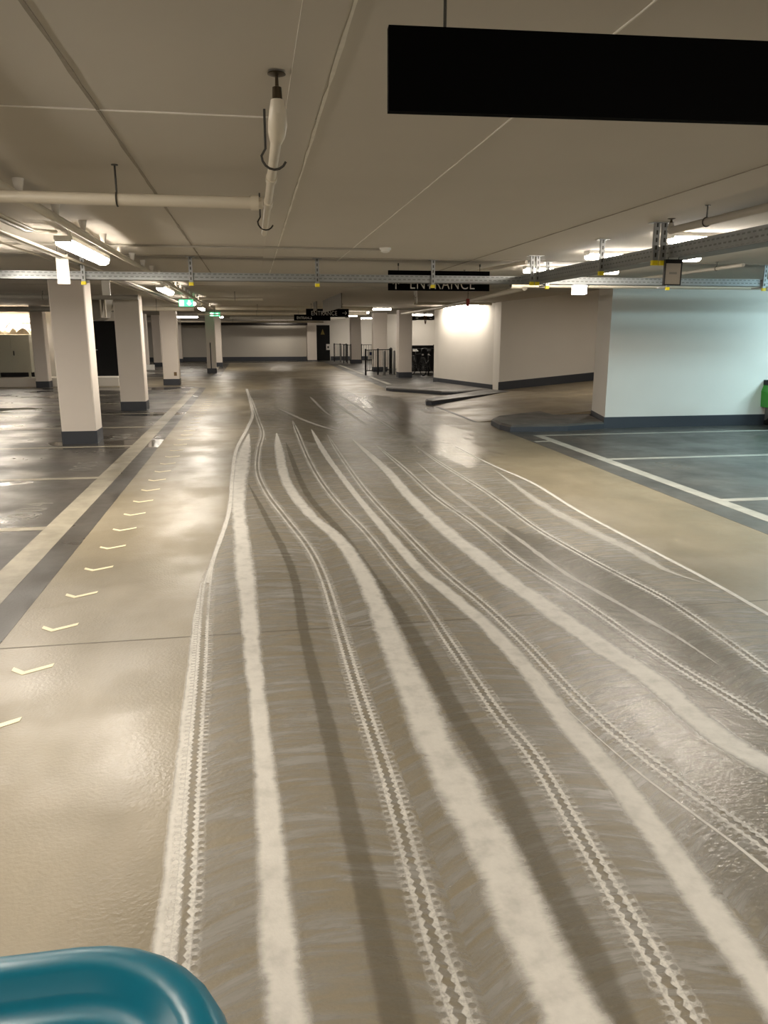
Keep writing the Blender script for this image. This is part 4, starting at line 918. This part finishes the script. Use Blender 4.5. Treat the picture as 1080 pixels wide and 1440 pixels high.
# ---------------------------------------------------------------- green scooter at the right picture edge
sco = thing('motor_scooter', 'green motor scooter cut off by the right picture edge beside the cool lit wall', 'scooter', (9.37, 12.35, 0), math.radians(-4))
lpart(MB().torus((0, -.52, .22), .17, .055, 'x', 28, 10), 'front_wheel', 'rubber', sco, True); lpart(MB().torus((0, .62, .22), .17, .06, 'x', 28, 10), 'rear_wheel', 'rubber', sco, True)
for y in (-.52, .62): lpart(MB().tube([(-.05, y, .22), (.05, y, .22)], .13, 20), 'rim', 'galv', sco, True)
lpart(MB().loft([[(-.10, -.78, .40), (.10, -.78, .40), (.10, -.74, .34), (-.10, -.74, .34)], [(-.12, -.55, .48), (.12, -.55, .48), (.11, -.52, .40), (-.11, -.52, .40)], [(-.1, -.30, .38), (.1, -.30, .38), (.09, -.32, .30), (-.09, -.32, .30)]]), 'front_fender', 'green_paint', sco, True)
def sh(z, wv, y, b): return [(-wv, y+b, z), (-wv*.6, y-.02, z), (0, y-.05, z), (wv*.6, y-.02, z), (wv, y+b, z), (wv*.6, y+.05, z), (0, y+.03, z), (-wv*.6, y+.05, z)]
lpart(MB().loft([sh(.505, .27, -.30, .08), sh(.56, .275, -.31, .08), sh(.66, .27, -.33, .07), sh(.80, .25, -.33, .06), sh(.90, .21, -.30, .05), sh(.98, .12, -.26, .03)]), 'leg_shield', 'green_paint', sco, True)
lpart(MB().loft([sh(.50, .285, -.33, .08), sh(.44, .30, -.32, .09), sh(.36, .30, -.26, .09), sh(.28, .23, -.18, .08)]), 'lower_trim', 'black_metal', sco, True)
lpart(MB().box(-.23, .23, -.2, .2, .28, .34, .04), 'footboard', 'black_metal', sco)
lpart(MB().loft([[(-.14, .15, z0_) if False else (-.15*w_, y_, .34) for w_, y_ in ((1, .16), (-1, .16), (-1, .82), (1, .82))], [(-.17*w_, y_, .62) for w_, y_ in ((1, .2), (-1, .2), (-1, .98), (1, .98))], [(-.13*w_, y_, .74) for w_, y_ in ((1, .22), (-1, .22), (-1, .95), (1, .95))]]), 'rear_body', 'green_paint', sco)
lpart(MB().box(-.14, .14, .2, .92, .74, .83, .06), 'seat', 'rubber', sco)
lpart(MB().tube([(0, -.28, .9), (0, -.22, 1.06)], .03, 10).tube([(-.25, -.12, 1.06), (-.16, -.2, 1.07), (.16, -.2, 1.07), (.25, -.12, 1.06)], .014, 10), 'handlebar', 'black_metal', sco, True)
lpart(MB().tube([(0, -.30, 1.0), (0, -.36, 1.0)], [.08, .07], 18), 'headlamp', 'white_plastic', sco, True)
for s in (-1, 1):
    mm = lpart(MB().loft([[(s*.37+.065*math.cos(a)*k_, y_, 1.27+.075*math.sin(a)*k_) for a in [q*PI/8 for q in range(16)]] for k_, y_ in ((.55, -.30), (.95, -.27), (1.0, -.235))]), 'mirror', 'green_paint', sco, True)
    lpart(MB().tube([(s*.22, -.19, 1.07), (s*.24, -.2, 1.16), (s*.34, -.25, 1.24)], .008, 8), 'mirror_stalk', 'black_metal', sco, True)
    lpart(MB().loft([[(s*.37+.055*math.cos(a), -.2345, 1.27+.065*math.sin(a)) for a in [q*PI/8 for q in range(16)]], [(s*.37+.055*math.cos(a), -.2325, 1.27+.065*math.sin(a)) for a in [q*PI/8 for q in range(16)]]]), 'mirror_glass', 'mirror_glass', mm)
lpart(MB().tube([(-.1, .1, .3), (-.16, .02, .0)], .012, 8).tube([(.1, .1, .3), (.16, .02, .0)], .012, 8), 'stand', 'galv_dull', sco)

# bare wall marks: small scuffs on the cool lit wall
